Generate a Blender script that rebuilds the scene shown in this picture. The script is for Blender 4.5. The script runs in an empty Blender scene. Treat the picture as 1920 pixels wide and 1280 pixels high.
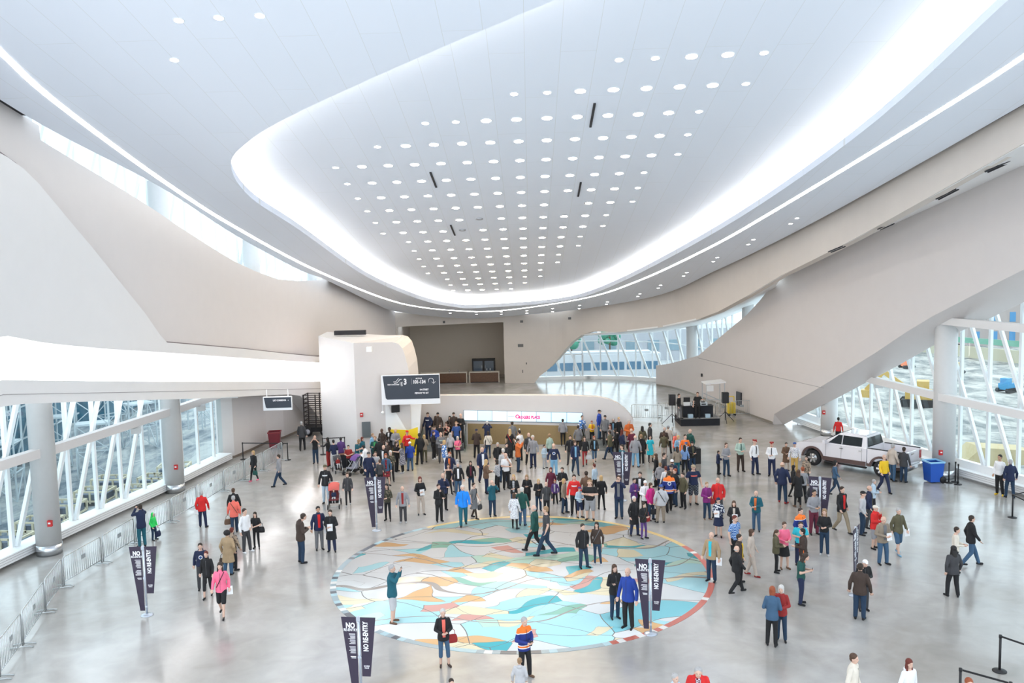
import bpy, bmesh, math, random
from mathutils import Vector, Matrix
from mathutils.geometry import tessellate_polygon
random.seed(7)
SC = bpy.context.scene
COL = SC.collection
R = math.radians
# ---------------------------------------------------------------- camera (solved from the photograph)
FPX, PIT, ROL, CH = 1651.6, 0.0917055, -0.0225474, 11.248
cd = bpy.data.cameras.new('camera'); cam = bpy.data.objects.new('camera', cd); COL.objects.link(cam)
cd.sensor_width = 36; cd.lens = FPX/1920*36; cd.clip_end = 600
cp, sp = math.cos(PIT), math.sin(PIT)
FW = Vector((0, cp, -sp)); UP0 = Vector((0, sp, cp)); RT0 = Vector((1, 0, 0))
c_, s_ = math.cos(ROL), math.sin(ROL)
RT = RT0*c_+UP0*s_; UP = UP0*c_-RT0*s_
cam.matrix_world = Matrix(((RT.x, UP.x, -FW.x, 0), (RT.y, UP.y, -FW.y, 0), (RT.z, UP.z, -FW.z, CH), (0, 0, 0, 1)))
SC.camera = cam
SC.view_settings.view_transform = 'Standard'; SC.view_settings.look = 'None'
SC.view_settings.gamma = 1; SC.view_settings.use_curve_mapping = False
SC.view_settings.exposure = EXPO = 0.80
SC.cycles.max_bounces = 7; SC.cycles.diffuse_bounces = 4; SC.cycles.glossy_bounces = 3
SC.cycles.transmission_bounces = 4; SC.cycles.transparent_max_bounces = 12
SC.cycles.caustics_reflective = False; SC.cycles.caustics_refractive = False
SC.cycles.sample_clamp_indirect = 4
# ---------------------------------------------------------------- overcast sky
W = bpy.data.worlds.new('sky'); SC.world = W; W.use_nodes = True
W.node_tree.nodes['Background'].inputs[0].default_value = (0.84, 0.93, 1.0, 1)
W.node_tree.nodes['Background'].inputs[1].default_value = 1.5
L_DOWN, L_COVE, L_STRIP, L_OPENING = 24, 24, 6, 3.2

# ---------------------------------------------------------------- seeing rays of the solved camera
def ray(x, y):
    d = FW*FPX+RT*(x-960)-UP*(y-640)
    return d/d.y
def gnd(x, y, z=0):
    d = ray(x, y); return Vector((0, 0, CH))+d*((z-CH)/d.z)
def atY(x, y, Y): return Vector((0, 0, CH))+ray(x, y)*Y
SL = -0.21
def ceil_pt(x, y, z0):
    d = ray(x, y); return Vector((0, 0, CH))+d*((z0-CH)/(d.z-SL))

# ---------------------------------------------------------------- materials
MATS = {}
def mat(name, col, rough=0.6, metal=0, spec=0.5, noise=0, nscale=3, emit=0, bump=0, alpha=1, coat=0):
    if name in MATS: return MATS[name]
    m = bpy.data.materials.new(name); m.use_nodes = True; nt = m.node_tree; b = nt.nodes['Principled BSDF']
    b.inputs['Base Color'].default_value = (*col, 1); b.inputs['Roughness'].default_value = rough
    b.inputs['Metallic'].default_value = metal; b.inputs['Specular IOR Level'].default_value = spec
    if coat: b.inputs['Coat Weight'].default_value = coat
    if emit:
        b.inputs['Emission Color'].default_value = (*col, 1); b.inputs['Emission Strength'].default_value = emit
    if noise or bump:
        tc = nt.nodes.new('ShaderNodeTexCoord'); n = nt.nodes.new('ShaderNodeTexNoise')
        n.inputs['Scale'].default_value = nscale; n.inputs['Detail'].default_value = 4
        nt.links.new(tc.outputs['Object'], n.inputs['Vector'])
        if noise:
            mx = nt.nodes.new('ShaderNodeMixRGB'); mx.blend_type = 'MIX'
            mx.inputs[1].default_value = (*[max(0, c*(1-noise)) for c in col], 1)
            mx.inputs[2].default_value = (*[min(1, c*(1+noise)) for c in col], 1)
            nt.links.new(n.outputs['Fac'], mx.inputs[0]); nt.links.new(mx.outputs[0], b.inputs['Base Color'])
        if bump:
            bp = nt.nodes.new('ShaderNodeBump'); bp.inputs['Strength'].default_value = bump; bp.inputs['Distance'].default_value = .02
            nt.links.new(n.outputs['Fac'], bp.inputs['Height']); nt.links.new(bp.outputs[0], b.inputs['Normal'])
    MATS[name] = m; return m
def srgb(r, g, b):
    f = lambda v: (v/255/12.92 if v/255 <= .04045 else ((v/255+.055)/1.055)**2.4)
    return (f(r), f(g), f(b))
M_WALL = mat('plaster_beige', (0.655, 0.62, 0.61), .75, noise=.025, nscale=1.5)
M_WALL_LIT = mat('plaster_beige_lamplit', (0.655, 0.605, 0.56), .75, noise=.03, nscale=1.5)  # same beige plaster, the lamps' warm cast put into its colour
M_GREY = mat('plaster_pale_grey', (0.73, 0.72, 0.72), .75, noise=.02, nscale=1.5)
M_CEIL = mat('ceiling_white', (0.80, 0.84, 0.91), .6)
M_WHITE = mat('white_paint', (0.85, 0.86, 0.87), .5)
M_MULL = mat('mullion_white', (0.80, 0.84, 0.86), .4)
M_COL = mat('column_grey', (0.60, 0.60, 0.60), .5, noise=.03, nscale=6)
M_STEEL = mat('brushed_steel', (0.62, 0.64, 0.66), .25, 1)
M_GALV = mat('galvanised_steel', (0.55, 0.58, 0.60), .35, .8)
M_BLACK = mat('black_matt', (0.012, 0.012, 0.014), .6)
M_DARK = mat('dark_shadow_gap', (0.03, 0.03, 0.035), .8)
M_GAP = mat('panel_joint', (0.35, 0.33, 0.34), .8)
M_RED = mat('alarm_red', (0.5, 0.02, 0.02), .4)
E_DOWN = mat('downlight_glow', (1.0, 0.97, 0.92), emit=L_DOWN)
E_DOWN_WARM = mat('downlight_warm_glow', (1.0, 0.80, 0.54), emit=38)
E_COVE = mat('cove_tube_glow', (1.0, 0.95, 0.88), emit=L_COVE)
E_STRIP = mat('slot_light_glow', (1.0, 0.97, 0.90), emit=L_STRIP)
E_OPENING = mat('bright_opening_glow', (1.0, 0.99, 1.0), emit=L_OPENING)
def glass_mat(name, tint, refl=.06):
    m = bpy.data.materials.new(name); m.use_nodes = True; nt = m.node_tree; nt.nodes.clear()
    o = nt.nodes.new('ShaderNodeOutputMaterial'); t = nt.nodes.new('ShaderNodeBsdfTransparent'); g = nt.nodes.new('ShaderNodeBsdfGlossy')
    t.inputs[0].default_value = (*tint, 1); g.inputs['Roughness'].default_value = .02
    mx = nt.nodes.new('ShaderNodeMixShader'); mx.inputs[0].default_value = refl
    nt.links.new(t.outputs[0], mx.inputs[1]); nt.links.new(g.outputs[0], mx.inputs[2])
    nt.links.new(mx.outputs[0], o.inputs[0]); MATS[name] = m; return m
M_GLASS = glass_mat('window_glass', (0.86, 0.97, 0.99))

# ---------------------------------------------------------------- mesh helpers
class MB:
    def __init__(s): s.v = []; s.f = []; s.m = []; s.cm = 0; s.sm = []; s.smooth = False
    def add(s, vs, fs):
        o = len(s.v); s.v += [tuple(v) for v in vs]
        for f in fs: s.f.append([i+o for i in f]); s.m.append(s.cm); s.sm.append(s.smooth)
    def box(s, c, d, rz=0, tilt=None):
        x, y, z = [k/2 for k in d]; m = Matrix.Rotation(rz, 3, 'Z')
        if tilt is not None: m = m @ tilt
        vs = [m @ Vector((a*x, b*y, e*z))+Vector(c) for e in (-1, 1) for a, b in ((-1, -1), (1, -1), (1, 1), (-1, 1))]
        s.add(vs, [(3, 2, 1, 0), (4, 5, 6, 7), (0, 1, 5, 4), (1, 2, 6, 5), (2, 3, 7, 6), (3, 0, 4, 7)]); return s
    def bar(s, a, b, w, h=None):
        a, b = Vector(a), Vector(b); h = h or w; d = (b-a); L = d.length
        if L < 1e-6: return s
        d.normalize(); sd = d.cross(Vector((0, 0, 1)))
        if sd.length < 1e-3: sd = Vector((1, 0, 0))
        sd.normalize(); up = sd.cross(d)
        vs = [p+sd*(i*w/2)+up*(j*h/2) for p in (a, b) for i, j in ((-1, -1), (1, -1), (1, 1), (-1, 1))]
        s.add(vs, [(3, 2, 1, 0), (4, 5, 6, 7), (0, 1, 5, 4), (1, 2, 6, 5), (2, 3, 7, 6), (3, 0, 4, 7)]); return s
    def tube(s, pts, r, n=8, close=False):
        pts = [Vector(p) for p in pts]; k = len(pts); rings = []
        ref = None
        for i, p in enumerate(pts):
            a = pts[i-1] if i > 0 or close else p; b = pts[(i+1) % k] if i < k-1 or close else p
            d = (b-a).normalized()
            if ref is None: ref = d.cross(Vector((0, 0, 1))); ref = Vector((1, 0, 0)) if ref.length < .05 else ref.normalized()
            u = (ref-d*ref.dot(d)).normalized(); ref = u; w = d.cross(u)
            rr = r[i] if isinstance(r, (list, tuple)) else r
            rings.append([p+(u*math.cos(2*math.pi*j/n)+w*math.sin(2*math.pi*j/n))*rr for j in range(n)])
        vs = [v for rg in rings for v in rg]; fs = []
        for i in range(k if close else k-1):
            i2 = (i+1) % k
            for j in range(n): fs.append((i*n+j, i*n+(j+1) % n, i2*n+(j+1) % n, i2*n+j))
        if not close: fs += [tuple(range(n-1, -1, -1)), tuple((k-1)*n+j for j in range(n))]
        sm, s.smooth = s.smooth, True; s.add(vs, fs); s.smooth = sm; return s
    def lathe(s, c, prof, n=24, ax='z', cap=True):
        vs = []; fs = []; c = Vector(c); k = len(prof)
        for r, h in prof:
            for j in range(n):
                a = 2*math.pi*j/n; p = (r*math.cos(a), r*math.sin(a), h)
                if ax == 'y': p = (p[0], h, p[1])
                if ax == 'x': p = (h, p[0], p[1])
                vs.append(c+Vector(p))
        for i in range(k-1):
            for j in range(n): fs.append((i*n+j, i*n+(j+1) % n, (i+1)*n+(j+1) % n, (i+1)*n+j))
        if cap: fs += [tuple(range(n-1, -1, -1)), tuple((k-1)*n+j for j in range(n))]
        sm, s.smooth = s.smooth, True; s.add(vs, fs); s.smooth = sm; return s
    def prism(s, poly, a, b):
        """poly: list of 3D points; extruded by vector b from a offset"""
        a, b = Vector(a), Vector(b); n = len(poly)
        p0 = [Vector(p)+a for p in poly]; p1 = [p+b for p in p0]
        s.add(p0+p1, [tuple(range(n-1, -1, -1)), tuple(range(n, 2*n))]+[(i, (i+1) % n, n+(i+1) % n, n+i) for i in range(n)]); return s
def link(o, parent=None):
    COL.objects.link(o)
    if parent is not None: o.parent = parent
    return o
def tag(o, label=None, cat=None, group=None, kind=None):
    if label: o['label'] = label
    if cat: o['category'] = cat
    if group: o['group'] = group
    if kind: o['kind'] = kind
    return o
def build(mb, name, mats, parent=None, loc=None, rz=0):
    me = bpy.data.meshes.new(name); me.from_pydata(mb.v, [], mb.f)
    if not isinstance(mats, (list, tuple)): mats = [mats]
    for m in mats: me.materials.append(m)
    me.polygons.foreach_set('material_index', mb.m); me.polygons.foreach_set('use_smooth', mb.sm)
    bm = bmesh.new(); bm.from_mesh(me); bmesh.ops.recalc_face_normals(bm, faces=bm.faces); bm.to_mesh(me); bm.free()
    me.update(); o = bpy.data.objects.new(name, me); link(o, parent)
    if loc is not None: o.location = loc
    o.rotation_euler.z = rz
    return o
def struct(mb, name, mats, parent=None, **k):
    o = build(mb, name, mats, parent, **k)
    if parent is None: o['kind'] = 'structure'
    return o
def empty(name, loc, rz=0, label=None, cat=None, group=None):
    o = bpy.data.objects.new(name, None); COL.objects.link(o); o.location = loc; o.rotation_euler.z = rz
    o.empty_display_size = .2
    return tag(o, label, cat, group)
def copy_tree(o, parent=None):
    c = o.copy(); COL.objects.link(c); c.parent = parent
    for ch in list(o.children): copy_tree(ch, c)
    return c
def spl(P, n=8):
    P = [Vector(p) for p in P]; out = []
    for i in range(len(P)-1):
        p0 = P[i-1] if i else P[i]*2-P[1]; p1 = P[i]; p2 = P[i+1]; p3 = P[i+2] if i+2 < len(P) else P[i+1]*2-P[i]
        for j in range(n):
            t = j/n
            out.append(.5*((2*p1)+(p2-p0)*t+(2*p0-5*p1+4*p2-p3)*t*t+(3*p1-p0-3*p2+p3)*t**3))
    out.append(P[-1]); return out

# ---------------------------------------------------------------- plan curves of the hall
class Curve:
    def __init__(s, P, n=6, side=1):
        s.p = [Vector((q[0], q[1])) for q in spl([Vector((a, b, 0)) for a, b in P], n)]
        s.c = [0]
        for a, b in zip(s.p, s.p[1:]): s.c.append(s.c[-1]+(b-a).length)
        s.side = side
    def hit(s, x, y):
        d = ray(x, y); best = None
        for i in range(len(s.p)-1):
            a, b = s.p[i], s.p[i+1]; fa = a.x-d.x*a.y; fb = b.x-d.x*b.y
            if fa*fb <= 0 and fa != fb:
                t = fa/(fa-fb); q = a.lerp(b, t)
                if q.y > 3 and (best is None or q.y < best[2]): best = (s.c[i]+t*(b-a).length, CH+d.z*q.y, q.y)
        if best is None: raise ValueError('no hit %s,%s' % (x, y))
        return best[:2]
    def at(s, u):
        u = min(max(u, 0), s.c[-1])
        for i in range(len(s.c)-1):
            if u <= s.c[i+1]+1e-9:
                t = (u-s.c[i])/max(1e-9, s.c[i+1]-s.c[i]); d = (s.p[i+1]-s.p[i]).normalized()
                q = s.p[i].lerp(s.p[i+1], t); return q, Vector((d.y, -d.x))*s.side
        return s.p[-1], Vector((1, 0))
    def sz(s, L):
        """L: list of pixels, or ('s', u, z), or ('y', Y, z) for the place where the curve reaches depth Y"""
        o = []
        for q in L:
            if q[0] == 's': o.append((q[1], q[2]))
            elif q[0] == 'y':
                for i in range(len(s.p)-1):
                    a, b = s.p[i], s.p[i+1]
                    if (a.y-q[1])*(b.y-q[1]) <= 0 and a.y != b.y: o.append((s.c[i]+(q[1]-a.y)/(b.y-a.y)*(b-a).length, q[2])); break
            else: o.append(s.hit(*q))
        o.sort(key=lambda t: t[0]); return o
def interp(L, u):
    if u <= L[0][0]: return L[0][1]
    for a, b in zip(L, L[1:]):
        if u <= b[0]: return a[1]+(b[1]-a[1])*((u-a[0])/max(1e-9, b[0]-a[0]))
    return L[-1][1]
def wall_strip(name, cv, top, bot, mats, thick=.35, off=0, dzb=0, step=.6, s0=None, s1=None, parent=None, dzt=0, smooth=True, edge=False):
    """a wall standing on the plan curve between two edges; thick outward, off moves it inward"""
    T, B = cv.sz(top), cv.sz(bot)
    s0 = max(T[0][0], B[0][0]) if s0 is None else s0; s1 = min(T[-1][0], B[-1][0]) if s1 is None else s1
    us = sorted(set([s0+(s1-s0)*i/max(2, int((s1-s0)/step)) for i in range(max(2, int((s1-s0)/step))+1)]+[u for u, _ in T+B if s0 <= u <= s1]+[u for u in cv.c if s0 < u < s1]))
    us = [u for i, u in enumerate(us) if i == 0 or u-us[i-1] > 1e-4]
    f = []; 
    for u in us:
        q, n = cv.at(u); zt, zb = interp(T, u), interp(B, u)
        if zt < zb: zt = zb
        p = q-n*off; k = q+n*(thick(u) if callable(thick) else thick)
        f.append([Vector((p.x, p.y, zt)), Vector((p.x, p.y, zb)), Vector((k.x, k.y, zb+dzb)), Vector((k.x, k.y, zt+dzt))])
    mb = MB(); n = len(f)
    for a in range(4):
        b = (a+1) % 4; vs = [r[a] for r in f]+[r[b] for r in f]
        mb.smooth = smooth and a in (0, 2); mb.cm = 1 if edge and a == 3 else 0; mb.add(vs, [(i, i+1, n+i+1, n+i) for i in range(n-1)])
    mb.smooth = False; mb.cm = 0
    mb.add(f[0], [(0, 1, 2, 3)]); mb.add(f[-1], [(3, 2, 1, 0)])
    return struct(mb, name, mats, parent)
def ribbon(name, A, B, mats, n=40, thick=.12, parent=None):
    """a soffit between two 3D polylines"""
    def res(P):
        c = [0]
        for a, b in zip(P, P[1:]): c.append(c[-1]+(b-a).length)
        o = []
        for i in range(n+1):
            u = c[-1]*i/n
            for j in range(len(P)-1):
                if u <= c[j+1]+1e-9: o.append(P[j].lerp(P[j+1], (u-c[j])/max(1e-9, c[j+1]-c[j]))); break
        return o
    a, b = res(A), res(B); mb = MB(); mb.smooth = True
    up = Vector((0, 0, thick)); m = len(a)
    mb.add(a+b, [(i, i+1, m+i+1, m+i) for i in range(m-1)])
    mb.add([p+up for p in a]+[p+up for p in b], [(i, i+1, m+i+1, m+i) for i in range(m-1)])
    mb.smooth = False
    mb.add(a+[p+up for p in a], [(i, i+1, m+i+1, m+i) for i in range(m-1)])
    mb.add(b+[p+up for p in b], [(i, i+1, m+i+1, m+i) for i in range(m-1)])
    return struct(mb, name, mats, parent)
def P3(cv, L, off=0, dz=0):
    o = []
    for q in L:
        u, z = cv.sz([q])[0]; p, nn = cv.at(u); p = p+nn*off; o.append(Vector((p.x, p.y, z+dz)))
    return o

# inner face of the left wall / far wall / upper right fascia, one line round the hall
C_LEFT = Curve([(-15.9, 6), (-16.5, 16), (-16.75, 24), (-16.75, 31.4), (-15.8, 38.9), (-15.15, 47.6), (-14.1, 57), (-12.6, 65), (-11.5, 70.8), (-10.2, 77.4)], side=-1)
C_FAR = Curve([(-10.9, 76.8), (-10.0, 77.5), (-4.5, 80.7), (0.1, 80.4), (4, 79.6), (7.0, 76.6)]+[(q.x+.42, q.y+.12) for q in (ceil_pt(*p, 22.95) for p in [(1240, 552), (1340, 508), (1427, 467), (1540, 409), (1706, 317), (1920, 195)])]+[(19.35, 24), (19.45, 14), (19.1, 6)], side=-1)
C_RIGHT = Curve([(12.6, 77.0), (14, 74.3), (15.6, 66.5), (17.1, 58.5), (18.6, 51), (20.2, 42.9), (21.6, 36), (23.0, 29), (24.6, 20), (26, 10)], side=-1)
G_LEFT = Curve([(-24, 12), (-22.2, 20), (-21.2, 26), (-20.15, 32.5), (-19.15, 38.5), (-18.15, 43.7), (-17.1, 50.8), (-15.6, 58), (-14.2, 64), (-13.2, 69)], side=-1)
G_RIGHT = Curve([(0.8, 82.2), (6.4, 82.4), (10.5, 81.3), (13.9, 78.6), (16.0, 74), (18.0, 66), (19.4, 57.8), (20.3, 53), (22.1, 45.3), (24.0, 38.8), (26.6, 30), (29, 22), (31, 14)], side=-1)

# ---------------------------------------------------------------- floor
def floor_material():
    m = bpy.data.materials.new('polished_concrete'); m.use_nodes = True; nt = m.node_tree; b = nt.nodes['Principled BSDF']
    tc = nt.nodes.new('ShaderNodeTexCoord')
    def nz(scale, det, dist=0):
        n = nt.nodes.new('ShaderNodeTexNoise'); n.inputs['Scale'].default_value = scale; n.inputs['Detail'].default_value = det
        n.inputs['Distortion'].default_value = dist; nt.links.new(tc.outputs['Object'], n.inputs['Vector']); return n
    a = nz(.16, 6, 1.2); c = nz(1.3, 8, .6); r = nt.nodes.new('ShaderNodeValToRGB')
    r.color_ramp.elements[0].position = .32; r.color_ramp.elements[0].color = (.34, .32, .295, 1)
    r.color_ramp.elements[1].position = .68; r.color_ramp.elements[1].color = (.52, .51, .50, 1)
    nt.links.new(a.outputs['Fac'], r.inputs[0])
    r2 = nt.nodes.new('ShaderNodeValToRGB'); r2.color_ramp.elements[0].position = .3; r2.color_ramp.elements[0].color = (.84, .84, .84, 1)
    r2.color_ramp.elements[1].position = .7; nt.links.new(c.outputs['Fac'], r2.inputs[0])
    mx = nt.nodes.new('ShaderNodeMixRGB'); mx.blend_type = 'MULTIPLY'; mx.inputs[0].default_value = 1
    nt.links.new(r.outputs[0], mx.inputs[1]); nt.links.new(r2.outputs[0], mx.inputs[2]); nt.links.new(mx.outputs[0], b.inputs['Base Color'])
    rr = nt.nodes.new('ShaderNodeMapRange'); rr.inputs[3].default_value = .10; rr.inputs[4].default_value = .26
    nt.links.new(c.outputs['Fac'], rr.inputs[0]); nt.links.new(rr.outputs[0], b.inputs['Roughness'])
    b.inputs['Specular IOR Level'].default_value = .62; MATS['polished_concrete'] = m; return m
M_FLOOR = floor_material()
mb = MB(); fl = [(-26, 2), (28, 2), (31.5, 14), (29.4, 22), (27, 30), (24.4, 38.8), (22.5, 45.3), (20.6, 53), (19.7, 58), (18.3, 66), (16.3, 74), (14.3, 79), (10.7, 81.8), (6.4, 82.9), (0.6, 82.7), (0.6, 92), (-13, 92), (-13, 84), (-12.4, 69), (-17.3, 51), (-18.4, 43.7), (-19.4, 38.5), (-20.4, 32.5), (-21.4, 26), (-22.6, 19)]
mb.prism([(x, y, -.3) for x, y in fl], (0, 0, 0), (0, 0, .3)); struct(mb, 'floor', M_FLOOR)

# ---------------------------------------------------------------- ceiling: sloping ring with a raised centre
Z_RING, Z_REC = 22.95, 23.65
def zring(X, Y): return Z_RING+SL*Y
edge = [ceil_pt(*p, Z_RING) for p in [(75, 232), (300, 350), (440, 440), (560, 505), (612, 525), (700, 568), (750, 585), (870, 597), (960, 592), (1100, 578), (1240, 552), (1340, 508), (1427, 467), (1540, 409), (1706, 317), (1920, 195)]]
edge = [Vector((-15.6, 4, 0)), Vector((-16.1, 16, 0)), Vector((-16.4, 25, 0))]+edge+[Vector((18.9, 24, 0)), Vector((19.0, 14, 0)), Vector((18.6, 4, 0))]
edge = spl([Vector((p.x, p.y, 0)) for p in edge], 6)
lip = [ceil_pt(*p, Z_RING) for p in [(1040, 0), (780, 110), (560, 210), (470, 262), (433, 310), (470, 370), (560, 430), (690, 520), (790, 562), (850, 575), (900, 577), (1050, 565), (1150, 535), (1350, 430), (1600, 260), (1890, 0)]]
lip = lip+[Vector((13.3, 18, 0)), Vector((12.2, 14.4, 0)), Vector((9.6, 14.2, 0)), Vector((5.6, 18.4, 0))]
lip = spl([Vector((p.x, p.y, 0)) for p in lip+[lip[0]]], 6)[:-1]
def ceiling_plate(name, outer, inner, z0, th, m, parent=None):
    zz = lambda p, d=0: Vector((p.x, p.y, z0+SL*p.y+d)); loops = [[zz(p) for p in outer]]+([[zz(p) for p in inner]] if inner else [])
    tris = tessellate_polygon(loops); flat = [p for l in loops for p in l]; mb = MB()
    mb.add(flat, [tuple(t) for t in tris]); mb.add([p+Vector((0, 0, th)) for p in flat], [tuple(t) for t in tris])
    for l in loops:
        n = len(l); mb.smooth = True; mb.add(l+[p+Vector((0, 0, th)) for p in l], [(i, (i+1) % n, n+(i+1) % n, n+i) for i in range(n)]); mb.smooth = False
    me = struct(mb, name, m, parent); return me
def panel_material():
    m = bpy.data.materials.new('ceiling_panels'); m.use_nodes = True; nt = m.node_tree; b = nt.nodes['Principled BSDF']
    tc = nt.nodes.new('ShaderNodeTexCoord'); mp = nt.nodes.new('ShaderNodeMapping'); mp.inputs['Rotation'].default_value = (0, 0, R(91.2))
    br = nt.nodes.new('ShaderNodeTexBrick'); br.inputs['Scale'].default_value = 1; br.inputs['Brick Width'].default_value = 7.2; br.inputs['Row Height'].default_value = 1.147
    br.inputs['Mortar Size'].default_value = .008; br.inputs['Mortar Smooth'].default_value = 0; br.inputs['Bias'].default_value = 0
    br.inputs['Color1'].default_value = (.78, .84, .94, 1); br.inputs['Color2'].default_value = (.77, .83, .93, 1); br.inputs['Mortar'].default_value = (.68, .72, .76, 1)
    nt.links.new(tc.outputs['Object'], mp.inputs[0]); nt.links.new(mp.outputs[0], br.inputs['Vector']); nt.links.new(br.outputs['Color'], b.inputs['Base Color'])
    b.inputs['Roughness'].default_value = .6; MATS['ceiling_panels'] = m; return m
M_PAN = panel_material()
ceiling_plate('ceiling', edge, lip, Z_RING, .3, M_PAN)
def offs(P, d):
    n = len(P); o = []
    for i, p in enumerate(P):
        t_ = (P[(i+1) % n]-P[i-1]).normalized(); q = Vector((t_.y, -t_.x, 0)); q *= 1 if q.dot(p-Vector((1.5, 40, 0))) > 0 else -1; o.append(p+q*d)
    return o
prof = [(1.25, .30), (1.22, .46), (1.10, .62), (.88, .76), (.55, .86), (.1, .91), (-.45, .92)]
mb = MB(); mb.smooth = True; n = len(lip); lo = [[Vector((p.x, p.y, Z_RING+h+SL*p.y)) for p in offs(lip, d)] for d, h in prof]
mb.add([v for l in lo for v in l], [(k*n+i, k*n+(i+1) % n, (k+1)*n+(i+1) % n, (k+1)*n+i) for k in range(len(prof)-1) for i in range(n)]); struct(mb, 'ceiling_cove', mat('ceiling_cove_white', (.78, .84, .94), .6))
ceiling_plate('ceiling_recess', offs(lip, -.4), None, Z_REC+.22, .25, M_PAN)
# light tube lying on the ring inside the cove
cen = Vector((1.5, 40, 0))
mb = MB(); pts = [p+(p-cen).normalized()*.32 for p in lip]
w = [p+(p-cen).normalized()*.16 for p in pts]
a = [Vector((p.x, p.y, Z_RING+.36+SL*p.y)) for p in pts]; b = [Vector((p.x, p.y, Z_RING+.36+SL*p.y)) for p in w]
mb.smooth = True; mb.add(a+b, [(i, (i+1) % n, n+(i+1) % n, n+i) for i in range(n)])
mb.smooth = False; mb.add([p-Vector((0, 0, .05)) for p in a+b], [(i, (i+1) % n, n+(i+1) % n, n+i) for i in range(n)])
o = struct(mb, 'trim_1', [E_COVE]); o['label'] = 'hidden cove light running round the raised ceiling'
# slot light in the ring
strip = [ceil_pt(*p, Z_RING) for p in [(110, 195), (300, 335), (440, 425), (600, 510), (750, 568), (870, 583), (960, 580), (1100, 558), (1200, 525), (1330, 464), (1450, 396), (1700, 245), (1920, 105)]]
strip = [Vector((-12.6, 12, 0)), Vector((-13.9, 22, 0)), Vector((-14.45, 26, 0))]+strip+[Vector((16.2, 20, 0)), Vector((16, 10, 0))]
strip = spl([Vector((p.x, p.y, 0)) for p in strip], 8); mb = MB(); L_, R_ = [], []
for i, p in enumerate(strip):
    d = (strip[min(i+1, len(strip)-1)]-strip[max(i-1, 0)]).normalized(); nn = Vector((d.y, -d.x, 0)); ww = .11
    for T, q in ((L_, p-nn*ww), (R_, p+nn*ww)): T.append(Vector((q.x, q.y, Z_RING-.012+SL*q.y)))
n = len(strip); mb.add(L_+R_, [(i, i+1, n+i+1, n+i) for i in range(n-1)])
mb.add([q+Vector((0, 0, .04)) for q in L_+R_], [(i, i+1, n+i+1, n+i) for i in range(n-1)])
o = struct(mb, 'trim_2', E_STRIP); o['label'] = 'thin continuous slot light following the ceiling edge'

# downlights: the dotted field
rows = [((1160.75, 112), (1432.7, 98.8), 5), ((964, 176), (1398.5, 156.8), 8), ((797.5, 230.8), (1310.8, 208.8), 10), ((708, 275), (1289.5, 252), 12),
        ((629.5, 314), (1271, 288.8), 14), ((651.5, 344.5), (1207.5, 323), 13), ((671, 371.8), (1196, 351.8), 13), ((688.7, 395.6), (1185.9, 377.4), 13),
        ((704, 417.2), (1136.6, 402.6), 12), ((718.5, 437.3), (1130.4, 423), 12), ((766.3, 453.4), (1087.8, 442.9), 10), ((776.6, 469.9), (1084.3, 460.1), 10),
        ((785.8, 485.3), (1047.5, 476.8), 9), ((794.4, 499.1), (1045.4, 491.3), 9), ((802.3, 511.9), (1013.4, 505.7), 8), ((838.5, 523.1), (1013, 517.5), 7),
        ((844.7, 534), (984.3, 529.7), 6), ((850, 544.3), (958.3, 541.3), 5)]
def downlight(r, em=None):
    t = empty('downlight', (0, 0, 0)); a = math.atan(SL)
    m1 = MB(); m1.smooth = False; m1.lathe((0, 0, 0), [(r, -.012), (r, .03)], 20); d = build(m1, 'diffuser', em or E_DOWN, t)
    m2 = MB(); m2.lathe((0, 0, 0), [(r+.02, -.02), (r+.03, .0), (r+.03, .035), (r+.005, .035), (r+.005, -.018), (r+.02, -.02)], 20, cap=False); build(m2, 'rim', M_WHITE, t)
    t.rotation_euler.x = a; return t
DL = {}
ORD = ['first', 'second', 'third', 'fourth', 'fifth', 'sixth', 'seventh', 'eighth', 'ninth', 'tenth', 'eleventh', 'twelfth', 'thirteenth', 'fourteenth', 'fifteenth', 'sixteenth', 'seventeenth', 'eighteenth', 'nineteenth', 'twentieth']
ORD += ['twenty-'+o for o in ORD[:9]]
def put_downlight(p, r, label, group, warm=False):
    k_ = (r, warm)
    if k_ not in DL: DL[k_] = [downlight(r, E_DOWN_WARM if warm else None), False]
    o = DL[k_][0] if not DL[k_][1] else copy_tree(DL[k_][0]); DL[k_][1] = True
    o.location = p; tag(o, label, 'ceiling light', group)
off = {(7, 9): 1, (8, 5): 1, (9, 4): 1}
for ri, (a, b, n) in enumerate(rows):
    for k in range(n):
        if (ri, k) in off: continue
        x = a[0]+(b[0]-a[0])*k/(n-1); y = a[1]+(b[1]-a[1])*k/(n-1); p = ceil_pt(x, y, Z_REC+.22)
        small = k == n-1 or k == 0 or (ri < 3 and k == 1) or (ri > 14 and k == n-2)
        put_downlight(p, .13 if small else .19, '%s round downlight, %s from the left in the %s dotted row from the camera' % ('small' if small else 'large', ORD[k], ORD[ri]), 'downlights of the raised ceiling', ri >= 6)
for x, y, w_ in [(335, 38, 'leftmost of the three in a row'), (410, 33, 'middle of the three in a row'), (487, 29, 'rightmost of the three in a row'), (327, 112, 'alone below the row of three')]:
    put_downlight(ceil_pt(x, y, Z_RING), .12, 'small downlight in the upper left ceiling, '+w_, 'downlights of the flat ceiling corner')
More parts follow.
